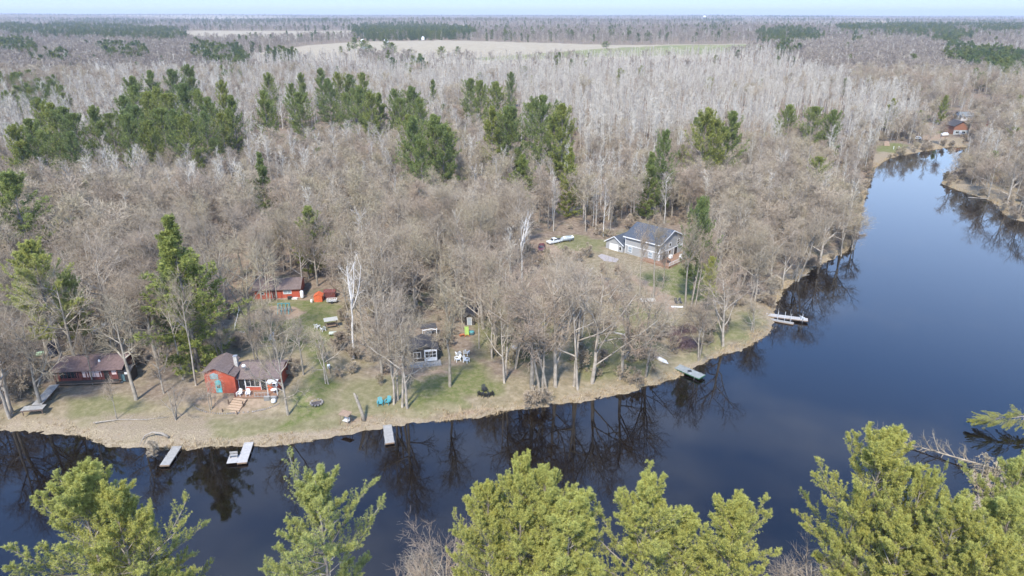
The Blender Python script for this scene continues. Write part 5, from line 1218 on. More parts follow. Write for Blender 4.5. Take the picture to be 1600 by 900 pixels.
MB().tube([(0, 0, -.2), (-.25, .1, 1.2), (-.7, .3, 2.8), (-1.2, .5, 4.3), (-1.35, .6, 4.6)], [.34, .26, .23, .19, .1], 9).build('stump_wood', LOGM, st, True); MB().tube([(-1.0, .4, 3.6), (-.7, .2, 4.1), (-.65, .2, 4.5)], [.1, .08, .03], 7).build('broken_limb', LOGM, st, True)
wb = thing('border_fence', 508, 560, 0, 'low fallen rail fence along the right edge of the lawn', 'fence')
pts = [G(*q) - wb.location for q in ((503,536),(506,548),(509,560),(512,572),(515,584))]
m = MB()
for a, b in zip(pts[:-1], pts[1:]): m.bar(a + Vector((0,0,.5)), b + Vector((0,0,.45)), .09)
m.build('rail', MWOOD, wb)
for a in pts: MB().bar(a - Vector((0,0,.1)), a + Vector((.05,0,.75)), .1).build('post', MWOOD, wb)
bb = thing('round_barrel', 514, 576, 0, 'grey-white round drum beside the rail fence', 'drum'); MB().lathe([(.25, 0), (.3, .1), (.3, .6), (.26, .7)], 12).build('drum_body', GTARP, bb, True); MB().lathe([(.27, .7), (.27, .74)], 12).build('lid', WHITE, bb)

# ---- small black cabin with its deck
k_ = thing('black_cabin', 651, 566, 12, 'small black cabin with white-framed windows on a raised deck', 'cabin')
gable_y(k_, -.9, 3.9, 0, 4.6, .2, 2.0, .95, BLKS, DKSH, .3)
window(k_, 'f', 0, .15, .85, 1.25, 1.1, 2, 1, OFFW, GLASS)
MB().box(1.45, 3.7, -.6, -.01, .3, 2.35).build('window_bay', WHITE, k_)
window(k_, 'f', -.6, 2.575, 1.05, 1.95, 1.2, 3, 2, WHITE, GLASS, .1)
MB().box(-1.6, 4.3, -2.2, -.02, -.05, .12).build('deck', GREYW, k_); rail(k_, [(-1.55, -.2), (-1.55, -2.15), (4.25, -2.15)], .12, .75, GREYW)
posts(k_, [(-1.4, -2.0), (1.3, -2.0), (4.1, -2.0)], -1.0, -.05, .08, DWOOD, 'leg')
pv = thing('white_arbor', 673, 530, 8, 'white garden arbor frame with a dark roof edge behind the black cabin', 'arbor')
for x, y in ((-1.5, 0), (1.2, 0), (1.2, 1.6), (-1.5, 1.6)): MB().box(x - .06, x + .06, y - .06, y + .06, 0, 2.1).build('post', WHITE, pv)
MB().bar((-1.5, 0, 1.95), (.2, 0, 2.2), .12).bar((.2, 0, 2.2), (1.3, 0, 1.95), .12).bar((1.25, 0, 1.95), (1.25, 1.6, 1.95), .12).build('top_beam', WHITE, pv)
m = MB()
for i in range(6): m.bar((-1.4 + i * .25, .0, .4 + .1 * (i % 2)), (-.9 + i * .25, .02, 1.9), .045)
m.build('trellis', OFFW, pv); MB().slab([(-1.9, .4, 2.2), (1.3, .4, 2.3), (1.1, 2.0, 2.5), (-1.6, 2.0, 2.4)], .1).build('roof', DKSH, pv)
rt = thing('round_table', 632, 567, 0, 'small round white table left of the black cabin deck', 'table'); MB().lathe([(.5, .62), (.52, .66), (.3, .68)], 16).build('tabletop', WHITE, rt)
for a in (0, 2.1, 4.2): MB().bar((.35 * math.cos(a), .35 * math.sin(a), 0), (.2 * math.cos(a), .2 * math.sin(a), .62), .05).build('leg', WHITE, rt)
ps = thing('play_shed', 733, 508, 0, 'dark slatted play shed with a grey door beyond the slide', 'shed'); gable_y(ps, -.9, 1.1, 0, 2.0, -.1, 1.9, .7, BLKS, DKSH, .3); door(ps, 'f', 0, .1, 0, .8, 1.6, GTARP, OFFW)
sl = thing('play_slide', 729, 521, 8, 'lime green plastic play slide in front of the dark play shed', 'slide')
MB().slab([(-.32, -1.3, .25), (.32, -1.3, .25), (.32, .2, 1.4), (-.32, .2, 1.4)], .08).build('chute', LIME, sl); 
for sx in (-1, 1): MB().slab([(sx * .36 - .04, -1.3, .38), (sx * .36 + .04, -1.3, .38), (sx * .36 + .04, .2, 1.55), (sx * .36 - .04, .2, 1.55)], .22).build('side_rim', LIME, sl)
for sx in (-.3, .3): MB().box(sx - .05, sx + .05, .15, .28, -.05, 1.4).build('leg', LIME, sl)
for sx, sy in ((-.6, -1.2), (.6, -1.2)): MB().bar((sx, sy - .3, 0), (0, sy, .35), .09).build('foot', ORP, sl)
sb = thing('sand_tub', 737, 522, 0, 'round teal lidded tub right of the lime slide', 'tub'); MB().lathe([(.5, 0), (.58, .1), (.58, .42), (.5, .5)], 18).build('tub_body', DTEAL, sb, True); MB().lathe([(.55, .5), (.5, .62), (.1, .68)], 18).build('lid', paint('teal_lid', (.08, .27, .27), .5), sb, True)
ot = thing('toy_table', 722, 525, 20, 'low orange toy table at the foot of the lime slide', 'toy'); MB().box(-.5, .5, -.35, .35, .3, .36).build('tabletop', ORP, ot)
for x, y in ((-.42, -.28), (.42, -.28), (.42, .28), (-.42, .28)): MB().box(x - .05, x + .05, y - .05, y + .05, 0, .3).build('leg', ORP, ot)
fs = thing('woodland_shed', 735, 494, 0, 'black ruined shed half hidden behind the play shed', 'shed'); gable_x(fs, -1, 1.2, 0, 2, -.1, 1.5, .6, BLKS, DKSH, .3); door(fs, 'f', 0, .1, 0, .7, 1.4, DWOOD, BLKS)

# ---- boats, logs, wood
def canoe(px, py, rz, L, mat, label, nm='overturned_canoe'):
    e = thing(nm, px, py, rz, label, 'boat')
    t = np.linspace(-1, 1, 11); w = .45 * (1 - np.abs(t) ** 2.3) + .015
    vs, fs, nn_ = [], [], 9
    for ti, wi in zip(t, w):
        for k in range(nn_):
            a = math.pi * k / (nn_ - 1); vs.append((wi * math.cos(a), ti * L / 2, .05 + (.38 if wi > .1 else .3) * math.sin(a) ** .7 * min(1, wi * 3.2)))
    for i in range(10):
        for k in range(nn_ - 1): fs.append((i * nn_ + k, (i + 1) * nn_ + k, (i + 1) * nn_ + k + 1, i * nn_ + k + 1))
    MB().add(vs, fs).build('hull', mat, e, True)
    MB().tube([(0, -L / 2, .1), (0, -L / 2 + .4, .38), (0, 0, .44), (0, L / 2 - .4, .38), (0, L / 2, .1)], .025, 5).build('keel', GTARP, e, True)
    return e
canoe(1033, 563, 35, 3.6, WHITE, 'white overturned canoe on the grass left of the green-edged dock')
canoe(804, 545, 25, 3.2, OFFW, 'grey-white overturned canoe under the trees in the middle lawn')
def log(px, py, rz, L, r, mat, label, z=.0, nm='fallen_log', bend=.1):
    e = thing(nm, px, py, rz, label, 'log')
    e.location.z += z
    MB().tube([(-L / 2, 0, r), (-L / 6, bend, r * 1.1), (L / 5, -bend * .5, r), (L / 2, bend * .4, r * .8)], [r, r * .92, r * .8, r * .5], 8).build('trunk', mat, e, True)
    for k in range(4):
        x = -L / 4 + k * L / 5; MB().tube([(x, 0, r), (x + .5, (.5 if k % 2 else -.6), r + .35), (x + .95, (.8 if k % 2 else -.9), r + .5)], [r * .35, r * .22, .015], 5).build('branch', mat, e, True)
    return e
log(975, 525, -32, 5.5, .18, LOGP, 'fallen white log lying in the grass among the middle trees')
log(205, 657, 8, 11, .10, LOGM, 'long thin driftwood line across the dry bank at left', bend=.4)
def arched(px, py):
    e = thing('arched_branch', px, py, -8, 'dead limb arching over the dry bank at left', 'branch')
    MB().tube([(1.6, 0, .25), (.6, .1, .75), (-.8, 0, .9), (-1.9, -.3, .45), (-2.3, -.9, -.2)], [.2, .18, .15, .11, .06], 8).build('limb', LOGM, e, True)
    MB().tube([(-1.9, -.3, .45), (-1.8, -1.3, .2), (-1.6, -2.6, -.1)], [.07, .05, .02], 5).build('twig', LOGM, e, True)
arched(248, 684)
for px, py, rz, L, lab in ((1342, 371, -4, 4, 'dark log floating off the right bank'), (1545, 308, -20, 12, 'long log half in the water at the far right point'), (1240, 430, 5, 8, 'driftwood trunk along the dry grass notch')):
    e = log(px, py, rz, L, .16, (DWOOD if px > 1335 and py > 360 else LOGM), lab); e.location.z = max(e.location.z, 0.02) - (.12 if px == 1342 else 0)
wpile = thing('log_pile', 1012, 470, 5, 'pile of pale split logs under the tall straight pale tree', 'log pile')
for j, (n_, zz) in enumerate(((6, .12), (5, .33))):
    for i in range(n_): MB().tube([(-1.6, -.6 + i * .24 + j * .12, zz), (1.6, -.6 + i * .24 + j * .12 + random.uniform(-.1, .1), zz)], .11, 7).build('log', LOGP, wpile)
lg = thing('lounge_set', 1057, 474, 10, 'two black sling loungers side by side behind a white mat', 'loungers', None); lg.name = 'sun_lounger'; lg['label'] = 'black sling lounger, left of the pair on the bare patch'; lg['category'] = 'lounger'
for q in (0,):
    MB().box(-.3, .3, -.6, .4, .32, .36).build('seat', BLACKM, lg); MB().slab([(-.3, .4, .36), (.3, .4, .36), (.3, .8, 1.0), (-.3, .8, 1.0)], .04).build('backrest', BLACKM, lg)
    for x, y in ((-.28, -.5), (.28, -.5), (-.28, .35), (.28, .35)): MB().box(x - .03, x + .03, y - .03, y + .03, 0, .32).build('leg', METAL, lg)
copy_tree(lg, (lg.location.x + .85, lg.location.y + .1, lg.location.z), R(5), 'black sling lounger, right of the pair on the bare patch')
mt = thing('white_board', 1058, 480, -4, 'white board lying in front of the black loungers', 'board'); MB().box(-1.25, 1.25, -.3, .3, .05, .16).build('board', WHITE, mt, bevel=.02); MB().box(-1.1, 1.1, -.2, .2, -.05, .045).build('bearer', DWOOD, mt)
sm = thing('charcoal_kettle', 1117, 508, 0, 'small black kettle grill standing on the right lawn', 'grill'); MB().lathe([(.1, .45), (.3, .55), (.36, .75), (.3, .92), (.08, 1.0)], 14).build('kettle', BLACKM, sm, True)
for a in (0, 2.1, 4.2): MB().bar((.32 * math.cos(a), .32 * math.sin(a), 0), (.18 * math.cos(a), .18 * math.sin(a), .55), .04).build('leg', BLACKM, sm)
for i, (px, py, r, lab) in enumerate(((1072, 540, 3.2, 'purple-brown brush heap, the large one beside the kettle grill'), (1045, 520, 2.4, 'purple-brown brush heap, the smaller one to the left'), (1075, 516, 1.8, 'dark upper lump of the purple-brown brush heaps'))):
    gg = np.random.default_rng(700 + i); n_ = 900
    o = gg.normal(size=(n_, 3)) * np.array([r * .42, r * .38, r * .12]); o[:, 2] = np.abs(o[:, 2]) + .1
    o[:, 2] += r * .32 * np.exp(-(o[:, 0] ** 2 + o[:, 1] ** 2) / (r * .5) ** 2) * gg.random(n_)
    d = unit(gg.normal(size=(n_, 3)) * np.array([1, 1, .55])); L_ = gg.uniform(.5, 1.4, n_)[:, None]
    P_ = np.stack([o, o + d * L_ * .5, o + d * L_ + np.array([0, 0, -.15])], 1); P_[..., 2] = np.maximum(P_[..., 2], .03)
    V, F = tubes(P_, np.tile([[.035, .025, .012]], (n_, 1)), 3); p = G(px, py)
    e = link(bpy.data.objects.new('brush_pile', np_mesh('brush_pile', V, [F], PURP))); e.location = p; tag(e, lab, 'brush pile')

# ---- large grey house
B_ = thing('grey_house', 1029.5, 410.5, -44, 'large two-storey grey house with white trim and blue-grey roof', 'house')
L0, D0, H0 = 10.5, 11.0, 4.9
gable_x(B_, -L0, 0, 0, D0, -.5, H0 + .5, 2.4, SIDE, GRSH, .5)
m = MB(); m.box(-L0, .03, -.04, -.005, 2.35, 2.6).box(.005, .04, 0, D0, 2.35, 2.6); m.build('belt_trim', WHITE, B_)
m = MB()
for x, y in ((-L0, -.03), (-.1, -.03)): m.box(x - .02, x + .14, y - .03, y + .02, -.3, H0)
m.box(.0, .05, .0, .16, -.3, H0).box(.0, .05, D0 - .16, D0, -.3, H0); m.build('corner_trim', WHITE, B_)
m = MB(); m.box(-L0 - .5, .5, -.56, -.5, H0 - .35, H0 - .08)
for ya, yb in ((-.5, D0 / 2), (D0 + .5, D0 / 2)): m.bar((.53, ya, H0 - .18), (.53, yb, H0 + 2.4), .06, .26)
m.build('fascia', WHITE, B_)
for a, w in ((-8.9, 1.1), (-2.7, 1.1)): window(B_, 'f', 0, a, .75, w, 1.35, 1, 2, WHITE, PALEG)
window(B_, 'r', 0, 2.0, 3.0, 1.2, 1.35, 1, 2, WHITE, PALEG); window(B_, 'r', 0, 4.7, 3.3, .8, .8, 1, 1); window(B_, 'r', 0, 8.6, 3.0, 1.0, 1.3, 1, 2, WHITE, GLASS)
door(B_, 'r', 0, 2.1, .55, 1.5, 1.9, GLASS, WHITE, None, False); door(B_, 'r', 0, 7.6, .55, 1.6, 1.9, GLASS, WHITE, None, False); window(B_, 'r', 0, 4.8, 1.1, 1.0, 1.1, 1, 1)
MB().box(.06, 4.1, -1.3, D0 - .5, .35, .5).build('deck', CEDAR, B_); MB().box(-4.5, .05, -1.9, -.07, .30, .45).build('front_deck', CEDAR, B_)
m = MB(); m.box(4.02, 4.1, -1.3, D0 - .5, -.6, .34).box(-4.5, 4.1, -1.97, -1.9, -.6, .44).box(.05, 4.1, -1.89, -1.32, .36, .49); m.build('deck_skirt', CEDAR, B_)
rail(B_, [(4.05, -1.8), (4.05, D0 - .6)], .5, .85, OFFW)
posts(B_, [(4.0, 1.5), (4.0, 5.5), (4.0, 9.5)], -1.2, .33, .1, MWOOD, 'deck_post')
GX = -L0 - .3
gable_y(B_, GX - 5.6, GX, -.4, 6.0, -.4, 2.7, 1.7, SIDE, GRSH, .4, names=('garage_wall', 'garage_roof'))
door(B_, 'f', -.4, GX - 3.0, -.1, 2.6, 2.0, WHITE, WHITE, None, False); window(B_, 'f', -.4, GX - .9, .6, .7, 1.0)
m = MB()
for sx in (-1, 1): m.bar((GX - 2.8 + sx * 3.2, -.84, 2.12), (GX - 2.8, -.84, 4.12), .06, .2)
m.build('garage_fascia', WHITE, B_)
dp = [G(*q) for q in ((934,400),(940,397),(967,405),(963,410),(944,408))]
dr_ = MB().add([(p.x, p.y, p.z + .02) for p in dp] + [(p.x, p.y, p.z - .2) for p in dp], [(0,1,2,3,4)[::-1]] + [(i, (i + 1) % 5, 5 + (i + 1) % 5, 5 + i) for i in range(5)]).build('driveway', PCONC); tag(dr_, kind='structure'); dr_.location.z = .06
def at_house(x, y, z): v = Matrix.Rotation(B_.rotation_euler.z, 4, 'Z') @ Vector((x, y, z)); return B_.location + v
for x, y, rz, mat, lab in ((2.6, .4, 60, BLACKM, 'black chair at the near corner of the grey house deck'), (2.9, 5.4, -20, WHITE, 'white chair in the middle of the grey house deck'), (2.4, 8.6, 30, GTARP, 'grey chair at the far end of the grey house deck')):
    adirondack('deck_chair', at_house(x, y, .5), rz, mat, lab)
gb = empty('deck_grill', at_house(1.1, 3.6, .5), R(-44), 'white-covered grill against the wall on the grey house deck', 'grill'); MB().box(-.35, .35, -.5, .5, .1, .95).build('cover', WHITE, gb, bevel=.08); MB().box(-.3, .3, -.45, .45, 0, .1).build('base', BLACKM, gb)
tb = empty('deck_table', at_house(2.7, 7.0, .5), 0, 'glass patio table on the grey house deck', 'table'); MB().lathe([(.6, .68), (.6, .71)], 18).build('tabletop', PALEG, tb)
for a in (0.5, 2.1, 3.6, 5.2): MB().bar((.4 * math.cos(a), .4 * math.sin(a), 0), (.35 * math.cos(a), .35 * math.sin(a), .68), .05).build('leg', BLACKM, tb)

# ---- vehicles by the grey house
def wheel(par, x, y, r=.36, w=.22):
    t = MB().tube([(x, y - w / 2, r), (x, y + w / 2, r)], r, 18).build('wheel', RUBBER, par)
    MB().tube([(x, y - w / 2 - .015, r), (x, y + w / 2 + .015, r)], r * .55, 12).build('rim', METAL, t); return t
def extr(prof, w0, w1=None):
    """profile in x,z extruded across y; w1: half-width at the top"""
    n = len(prof); zs = [p[1] for p in prof]; z0, z1 = min(zs), max(zs); w1 = w1 or w0
    hw = [w0 + (w1 - w0) * (p[1] - z0) / (z1 - z0) for p in prof]
    vs = [(p[0], -h, p[1]) for p, h in zip(prof, hw)] + [(p[0], h, p[1]) for p, h in zip(prof, hw)]
    return MB().add(vs, [tuple(range(n))[::-1], tuple(range(n, 2 * n))] + [(i, (i + 1) % n, n + (i + 1) % n, n + i) for i in range(n)])
def vehicle(px, py, rz, body, label, kind):
    e = thing('pickup_truck' if kind == 'pickup' else 'parked_car', px, py, rz, label, kind if kind != 'pickup' else 'pickup truck')
    if kind == 'pickup':
        extr([(-2.7,.45),(2.6,.45),(2.7,.7),(2.65,1.0),(1.3,1.12),(-2.7,1.12)], .93).build('body', body, e, bevel=.05)
        extr([(-.6,1.13),(1.25,1.13),(.65,1.78),(-.5,1.78)], .85, .68).build('cab', body, e, bevel=.05)
        extr([(-2.6,1.13),(-.7,1.13),(-.7,1.16),(-2.6,1.16)], .8).build('bed_cover', BLACKM, e)
        f = MB().slab([(1.24,-.68,1.2),(1.24,.68,1.2),(.76,.6,1.72),(.76,-.6,1.72)], .02).build('windshield', GLASS, e)
    else:
        extr([(-2.2,.4),(2.15,.4),(2.2,.65),(2.1,.85),(1.1,.98),(-2.15,1.0)], .88).build('body', body, e, bevel=.06)
        extr([(-1.95,1.01),(1.0,1.0),(.35,1.5),(-1.5,1.5)], .8, .62).build('cabin', body, e, bevel=.05)
        MB().slab([(1.02,-.62,1.06),(1.02,.62,1.06),(.45,.55,1.47),(.45,-.55,1.47)], .02).build('windshield', GLASS, e)
    fx_ = 2.66 if kind == 'pickup' else 2.17
    for sy in (-1, 1):
        MB().box(fx_ - .06, fx_ + .03, sy * .72 - .15, sy * .72 + .15, .72, .88).build('headlight', PALEG, e)
        MB().box(-.4 if kind == 'pickup' else -1.3, .75 if kind == 'pickup' else .6, sy * (.8 if kind == 'pickup' else .75) - .035, sy * (.8 if kind == 'pickup' else .75) + .035, 1.2 if kind == 'pickup' else 1.08, 1.62 if kind == 'pickup' else 1.38).build('side_window', GLASS, e)
        for x in ((-1.75, 1.75) if kind == 'pickup' else (-1.35, 1.35)): wheel(e, x, sy * .84)
    MB().box(fx_ - .02, fx_ + .05, -.55, .55, .5, .72).build('grille', BLACKM, e)
    if kind == 'pickup': e.scale = (.85,) * 3
    return e
vehicle(866, 380, 215, CARW, 'white pickup truck parked nose towards the river in the woods', 'pickup')
vehicle(846, 391, 262, MAROON, 'dark maroon car parked left of the white pickup truck', 'car')
bt = thing('boat_trailer', 885, 377, 205, 'boat under a white cover on its trailer behind the white pickup', 'boat')
MB().tube([(-2.6, 0, .9), (-1.6, 0, 1.0), (0, 0, 1.05), (1.6, 0, 1.0), (2.7, 0, 1.15)], [.55, .85, .9, .75, .1], 12).build('hull', GTARP, bt, True)
MB().slab([(-2.5, -.85, 1.35), (1.4, -.8, 1.45), (1.4, 0, 1.95), (-2.5, 0, 1.8)], .04).slab([(-2.5, 0, 1.8), (1.4, 0, 1.95), (1.4, .8, 1.45), (-2.5, .85, 1.35)], .04).build('cover', WHITE, bt)
MB().box(-2.4, 1.5, -.5, -.42, .38, .46).box(-2.4, 1.5, .42, .5, .38, .46).bar((1.5, 0, .42), (3.4, 0, .45), .09).build('trailer_frame', METAL, bt)
for sy in (-1, 1): wheel(bt, -.8, sy * .95, .32)
bt.scale = (.8,) * 3
db = thing('dark_hut', 1217, 362, -10, 'low grey hut with a railing hidden in the woods at right', 'hut'); gable_x(db, -2.2, 2.2, 0, 3.6, -.2, 2.0, .9, BLKS, GRSH, .3); rail(db, [(-2.2, -.9), (2.4, -.9)], .3, .8, OFFW); window(db, 'f', 0, .2, .8, 1.6, .8, 2); MB().box(-2.3, 2.5, -1, -.02, .1, .28).build('deck', GREYW, db)

# ---- far cottages upstream
def cottage(px, py, rz, w, d, h, rise, wm, rm, label, gy=False, nm='far_cottage'):
    e = thing(nm, px, py, rz, label, 'cottage')
    (gable_y if gy else gable_x)(e, -w / 2, w / 2, 0, d, -.3, h, rise, wm, rm, .5)
    return e
c1 = cottage(1500, 210, 0, 7.5, 8, 4.6, 2.2, paint('brown_cottage_wall', (.26, .12, .075), .8), DKSH, 'orange-brown gabled cottage upstream by the river', True)
MB().box(-3.8, 3.8, -.12, -.02, -.3, 2.2).build('lower_wall', GTARP, c1); window(c1, 'f', -.12, -1.8, .6, 1.6, 1.0, 2); window(c1, 'f', -.12, 1.6, .6, 1.6, 1.0, 2); door(c1, 'f', -.12, 0, -.1, 1, 2, WHITE)
c2 = cottage(1512, 188, 10, 9, 7, 2.8, 1.8, PALES, paint('grey_green_roof', (.16, .165, .155), .8), 'grey-green roofed cottage behind the orange-brown one'); window(c2, 'f', 0, -2.5, .9, 1.6, 1.1, 2); window(c2, 'f', 0, 2.5, .9, 1.6, 1.1, 2)
c3 = cottage(1533, 202, -5, 6, 7, 5.2, 1.6, BRICK, DKSH, 'narrow brick cottage with white trim right of the orange-brown one', True); window(c3, 'f', 0, -1.4, 1, 1.2, 1.3, 1, 2); window(c3, 'f', 0, 1.4, 3.2, 1.2, 1.2, 1, 2); MB().box(1.6, 2.5, 3, 3.8, 5, 8.6).build('chimney', BRICK, c3)
for px, py, rz, w, lab in ((1476, 213, 10, 4.4, 'white covered boat beside the orange-brown cottage'), (1538, 204, -5, 5.0, 'white camper between the cottages and the woods'), (1546, 208, 0, 6.0, 'long white covered pontoon near the far shore')):
    e = thing('covered_boat', px, py, rz, lab, 'boat'); MB().tube([(-w / 2, 0, .9), (-w / 4, 0, 1.0), (w / 4, 0, 1.0), (w / 2, 0, .95)], [.6, 1.0, .95, .2], 10).build('cover', WHITE, e, True); MB().box(-w * .4, w * .4, -.6, .6, 0, .3).build('cradle', DWOOD, e)
for px, py, rz, mt_, lab in ((1484, 184, 5, CARW, 'white car parked behind the orange-brown cottage'), (1432, 218, 160, CARW, 'white car parked near the far green lawn'), (1485, 197, 8, GTARP, 'grey car on the grass left of the orange-brown cottage')): vehicle(px, py, rz, mt_, lab, 'car')
ft = thing('lean_to_shelter', 1386, 228, 0, 'tiny orange-brown lean-to beside the far green lawn', 'shelter'); MB().slab([(-1.4, 0, .1), (1.4, 0, .1), (1.0, 1.2, 2.0), (-1.0, 1.2, 2.0)], .1).build('roof', MWOOD, ft); posts(ft, [(-.9, 1.3), (.9, 1.3)], -.1, 1.9, .06, DWOOD)
for px in (1396, 1404): e = thing('lawn_post', px, 233, 0, 'pale post on the far green lawn', 'post', 'pale posts on the far green lawn'); MB().tube([(0, 0, -.2), (0, 0, 1.3)], .12, 8).build('shaft', WHITE, e); MB().lathe([(.16, 1.3), (.02, 1.42)], 8).build('cap', WHITE, e)

# ---- the farm and towers far away
def dome(px, py, r, h, label):
    e = thing('silo', px, py, 0, label, 'silo'); MB().lathe([(r, -1), (r, h)], 24).build('silo_wall', WHITE, e, True); MB().lathe([(r * 1.02, h), (r * .92, h + r * .45), (r * .65, h + r * .8), (r * .3, h + r * .97), (.2, h + r)], 24).build('silo_dome', WHITE, e, True)
dome(567, 68, 4.4, 4, 'white domed silo, left of the pair beyond the farm field'); dome(603.5, 67.5, 4.6, 4, 'white domed silo, right of the pair beyond the farm field'); dome(661, 62.8, 3.6, 4, 'small white domed silo beside the pale tree')
for px, py, w, d, h, lab in ((569, 79.5, 11, 8, 4, 'white farmhouse between the dark pines at the field edge'), (640, 97, 20, 10, 3, 'long white farm shed in front of the field'), (652, 99, 10, 7, 2.5, 'low pale shed right of the long white farm shed'), (720, 52, 8, 9, 6, 'tiny white barn in the far woods, left of two'), (725, 52, 8, 9, 6, 'tiny white barn in the far woods, right of two')):
    e = thing('farm_building', px, py, 5, lab, 'barn'); gable_x(e, -w / 2, w / 2, 0, d, -1, h + 1, h * .5, OFFW, GTARP, .4); door(e, 'f', 0, 0, 0, 3, h * .7, GTARP, OFFW, None, False)
wt = thing('water_tower', 1100, 34, 0, 'pale water tower poking above the horizon woods', 'water tower')
MB().lathe([(2, -2), (1.6, 22)], 12).build('stem', WHITE, wt); MB().lathe([(2, 22), (9, 26), (11, 31), (9, 36), (2, 39)], 20).build('tank', WHITE, wt, True)

# ---- driftwood and a dead crown at the near right bank
p = hit(1486, 706, .5)
gq = np.random.default_rng(5)
T = np.stack([np.linspace(7, -9, 7), np.linspace(-6.5, 4.5, 7) + gq.normal(size=7) * .3, np.linspace(.9, .1, 7)], 1)[None]; TR = taper(7, .15, .04)
A, AR = spawn(gq, T, TR, 40, .15, 1, R(45), R(12), lambda t, N, pi: gq.uniform(1.0, 3.0, N), 5, .0, .14, .06)
Bq, BRq = spawn(gq, A, AR, 7, .2, 1, R(40), R(12), lambda t, N, pi: gq.uniform(.5, 1.3, N), 4, .03, .14, .025)
Cq, CRq = spawn(gq, Bq, BRq, 4, .2, 1, R(40), R(12), lambda t, N, pi: gq.uniform(.25, .7, N), 3, .03, .14, .012)
e = empty('fallen_tree', (p[0], p[1], 0.05), 0, 'bleached fallen tree with tangled branches in the water at lower right', 'fallen tree')
V, F = join([tubes(T, TR, 8), tubes(A, AR, 4)]); link(bpy.data.objects.new('trunk', np_mesh('fallen_trunk', V, [F], M_twig, True)), e)
V, F = join([tubes(Bq, BRq, 3), tubes(Cq, CRq, 3)]); link(bpy.data.objects.new('crown', np_mesh('fallen_crown', V, [F], M_twig, True)), e)
dwn = hit(243, 712, .3); e = empty('drowned_bush', (dwn[0], dwn[1], -.3), 0, 'pale dead bush standing in the water by the leftmost dock', 'bush')
q = hardwood(301, 3.6, 1.0, 1, 1, .2); link(bpy.data.objects.new('branches', tree_mesh('bush_wood', q[0], M_bark)), e); link(bpy.data.objects.new('twigs', tree_mesh('bush_twigs', q[1], M_twig)), e)

# ---- dry reeds and rough grass along the water, brush under the trees
gR = np.random.default_rng(77)
seg = np.diff(RIV, axis=0); ln_ = np.hypot(seg[:, 0], seg[:, 1]); NR = 60000
keepseg = (np.abs(RIV[:-1, 0]) < 320) & (RIV[:-1, 1] < 360)
pr = np.where(keepseg, ln_, 0); pr = pr / pr.sum()
si = gR.choice(len(seg), NR, p=pr); t = gR.random(NR)[:, None]
pt_ = RIV[si] * (1 - t) + RIV[si + 1] * t + gR.normal(size=(NR, 2)) * 1.3
sdd = sdist(pt_[:, 0], pt_[:, 1]); pz = ground_z(pt_[:, 0], pt_[:, 1], sdd); okk = (sdd > -.1) & (sdd < 5) & (gR.random(NR) < np.exp(-np.maximum(sdd, 0) / 1.8)) & (wob(pt_[:, 0], pt_[:, 1], .5, 1) > -.75)
pt_, pz = pt_[okk], pz[okk]; n_ = len(pt_); nb = 5
o = np.repeat(np.concatenate([pt_, pz[:, None] - .03], 1), nb, 0) + gR.normal(size=(n_ * nb, 3)) * np.array([.12, .12, 0])
d = unit(gR.normal(size=(n_ * nb, 3)) * np.array([.5, .5, .1]) + np.array([0, 0, 1])); hh = (gR.uniform(.15, .6, n_ * nb) * np.repeat(1.2 + .9 * wob(pt_[:, 0], pt_[:, 1], .4, 7), nb))[:, None]; s_ = perp(d, gR) * .035
V = np.stack([o - s_, o + s_, o + d * hh + np.array([.08, -.05, 0])], 1).reshape(-1, 3); F = np.arange(len(V)).reshape(-1, 3)
e = link(bpy.data.objects.new('dry_reeds', np_mesh('dry_reeds', V, [F], REEDM, False, dict(tone=np.repeat(gR.random(n_ * nb), 3))))); tag(e, 'straw-coloured reeds and rough grass along the waterline', 'reeds', None, 'stuff')
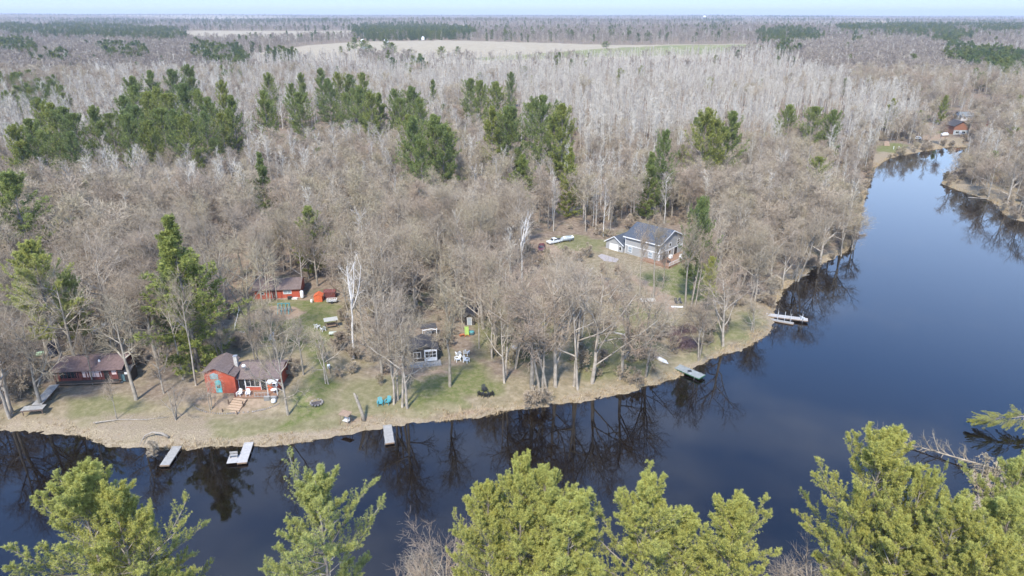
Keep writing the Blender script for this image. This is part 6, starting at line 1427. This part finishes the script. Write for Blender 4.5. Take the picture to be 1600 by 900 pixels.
# low brush
bq = [hardwood(s, 2.6, 1.7, 1, 3, .08) for s in (401, 402, 403)]
C_br = hidden(bq, 'brush_forms', M_bark, M_twig)
bp = jgrid(84, 420, 4.6, gR, .8, 10); bs = sdist(bp[:, 0], bp[:, 1]); bz = ground_z(bp[:, 0], bp[:, 1], bs)
okb = (bs > 1.2) & ~kept_open(bp[:, 0], bp[:, 1]) & ~blocked(bp[:, 0], bp[:, 1], bz, np.full(len(bp), 1.2)) & (wob(bp[:, 0], bp[:, 1], .09, 3) > -.35)
bp = bp[okb]; bz = bz[okb]
sb_ = gR.choice(len(seg), 900, p=pr); tb_ = gR.random(900)[:, None]; sp2 = RIV[sb_] * (1 - tb_) + RIV[sb_ + 1] * tb_ + gR.normal(size=(900, 2)) * 1.2   # thickets hanging over the water
s2 = sdist(sp2[:, 0], sp2[:, 1]); z2 = ground_z(sp2[:, 0], sp2[:, 1], s2); px2, py2 = proj(sp2[:, 0], sp2[:, 1], z2)
dens = np.select([(px2 < 230) & (py2 > 600), (px2 < 545) & (py2 > 600), (px2 < 640) & (py2 > 600), (px2 < 800) & (py2 > 600), (px2 < 1010) & (py2 > 560), (px2 < 1120), (px2 < 1215) & (py2 > 480)], [.04, .01, .03, .06, .35, .2, .15], .6)
k2 = (s2 > -.2) & (s2 < 3) & (gR.random(900) < dens) & (proj(sp2[:, 0], sp2[:, 1], z2)[1] < 720)
bp = np.concatenate([bp, sp2[k2]]); bz = np.concatenate([bz, z2[k2]])
scatter('undergrowth', np.stack([bp[:, 0], bp[:, 1], bz - .1], 1), C_br, gR.uniform(.5, 1.4, len(bp)), 'low leafless brush under the trees', 'undergrowth', 3, 9)
nbk = np.stack([gR.uniform(-80, 110, 900), gR.uniform(30, 78, 900)], 1); ns = sdist(nbk[:, 0], nbk[:, 1]); m_ = ns > .8; nbk = nbk[m_]
scatter('near_bank_brush', np.stack([nbk[:, 0], nbk[:, 1], ground_z(nbk[:, 0], nbk[:, 1], ns[m_])], 1), C_br, gR.uniform(.8, 2.0, len(nbk)), 'low leafless brush below the near pines', 'undergrowth', 3, 10)
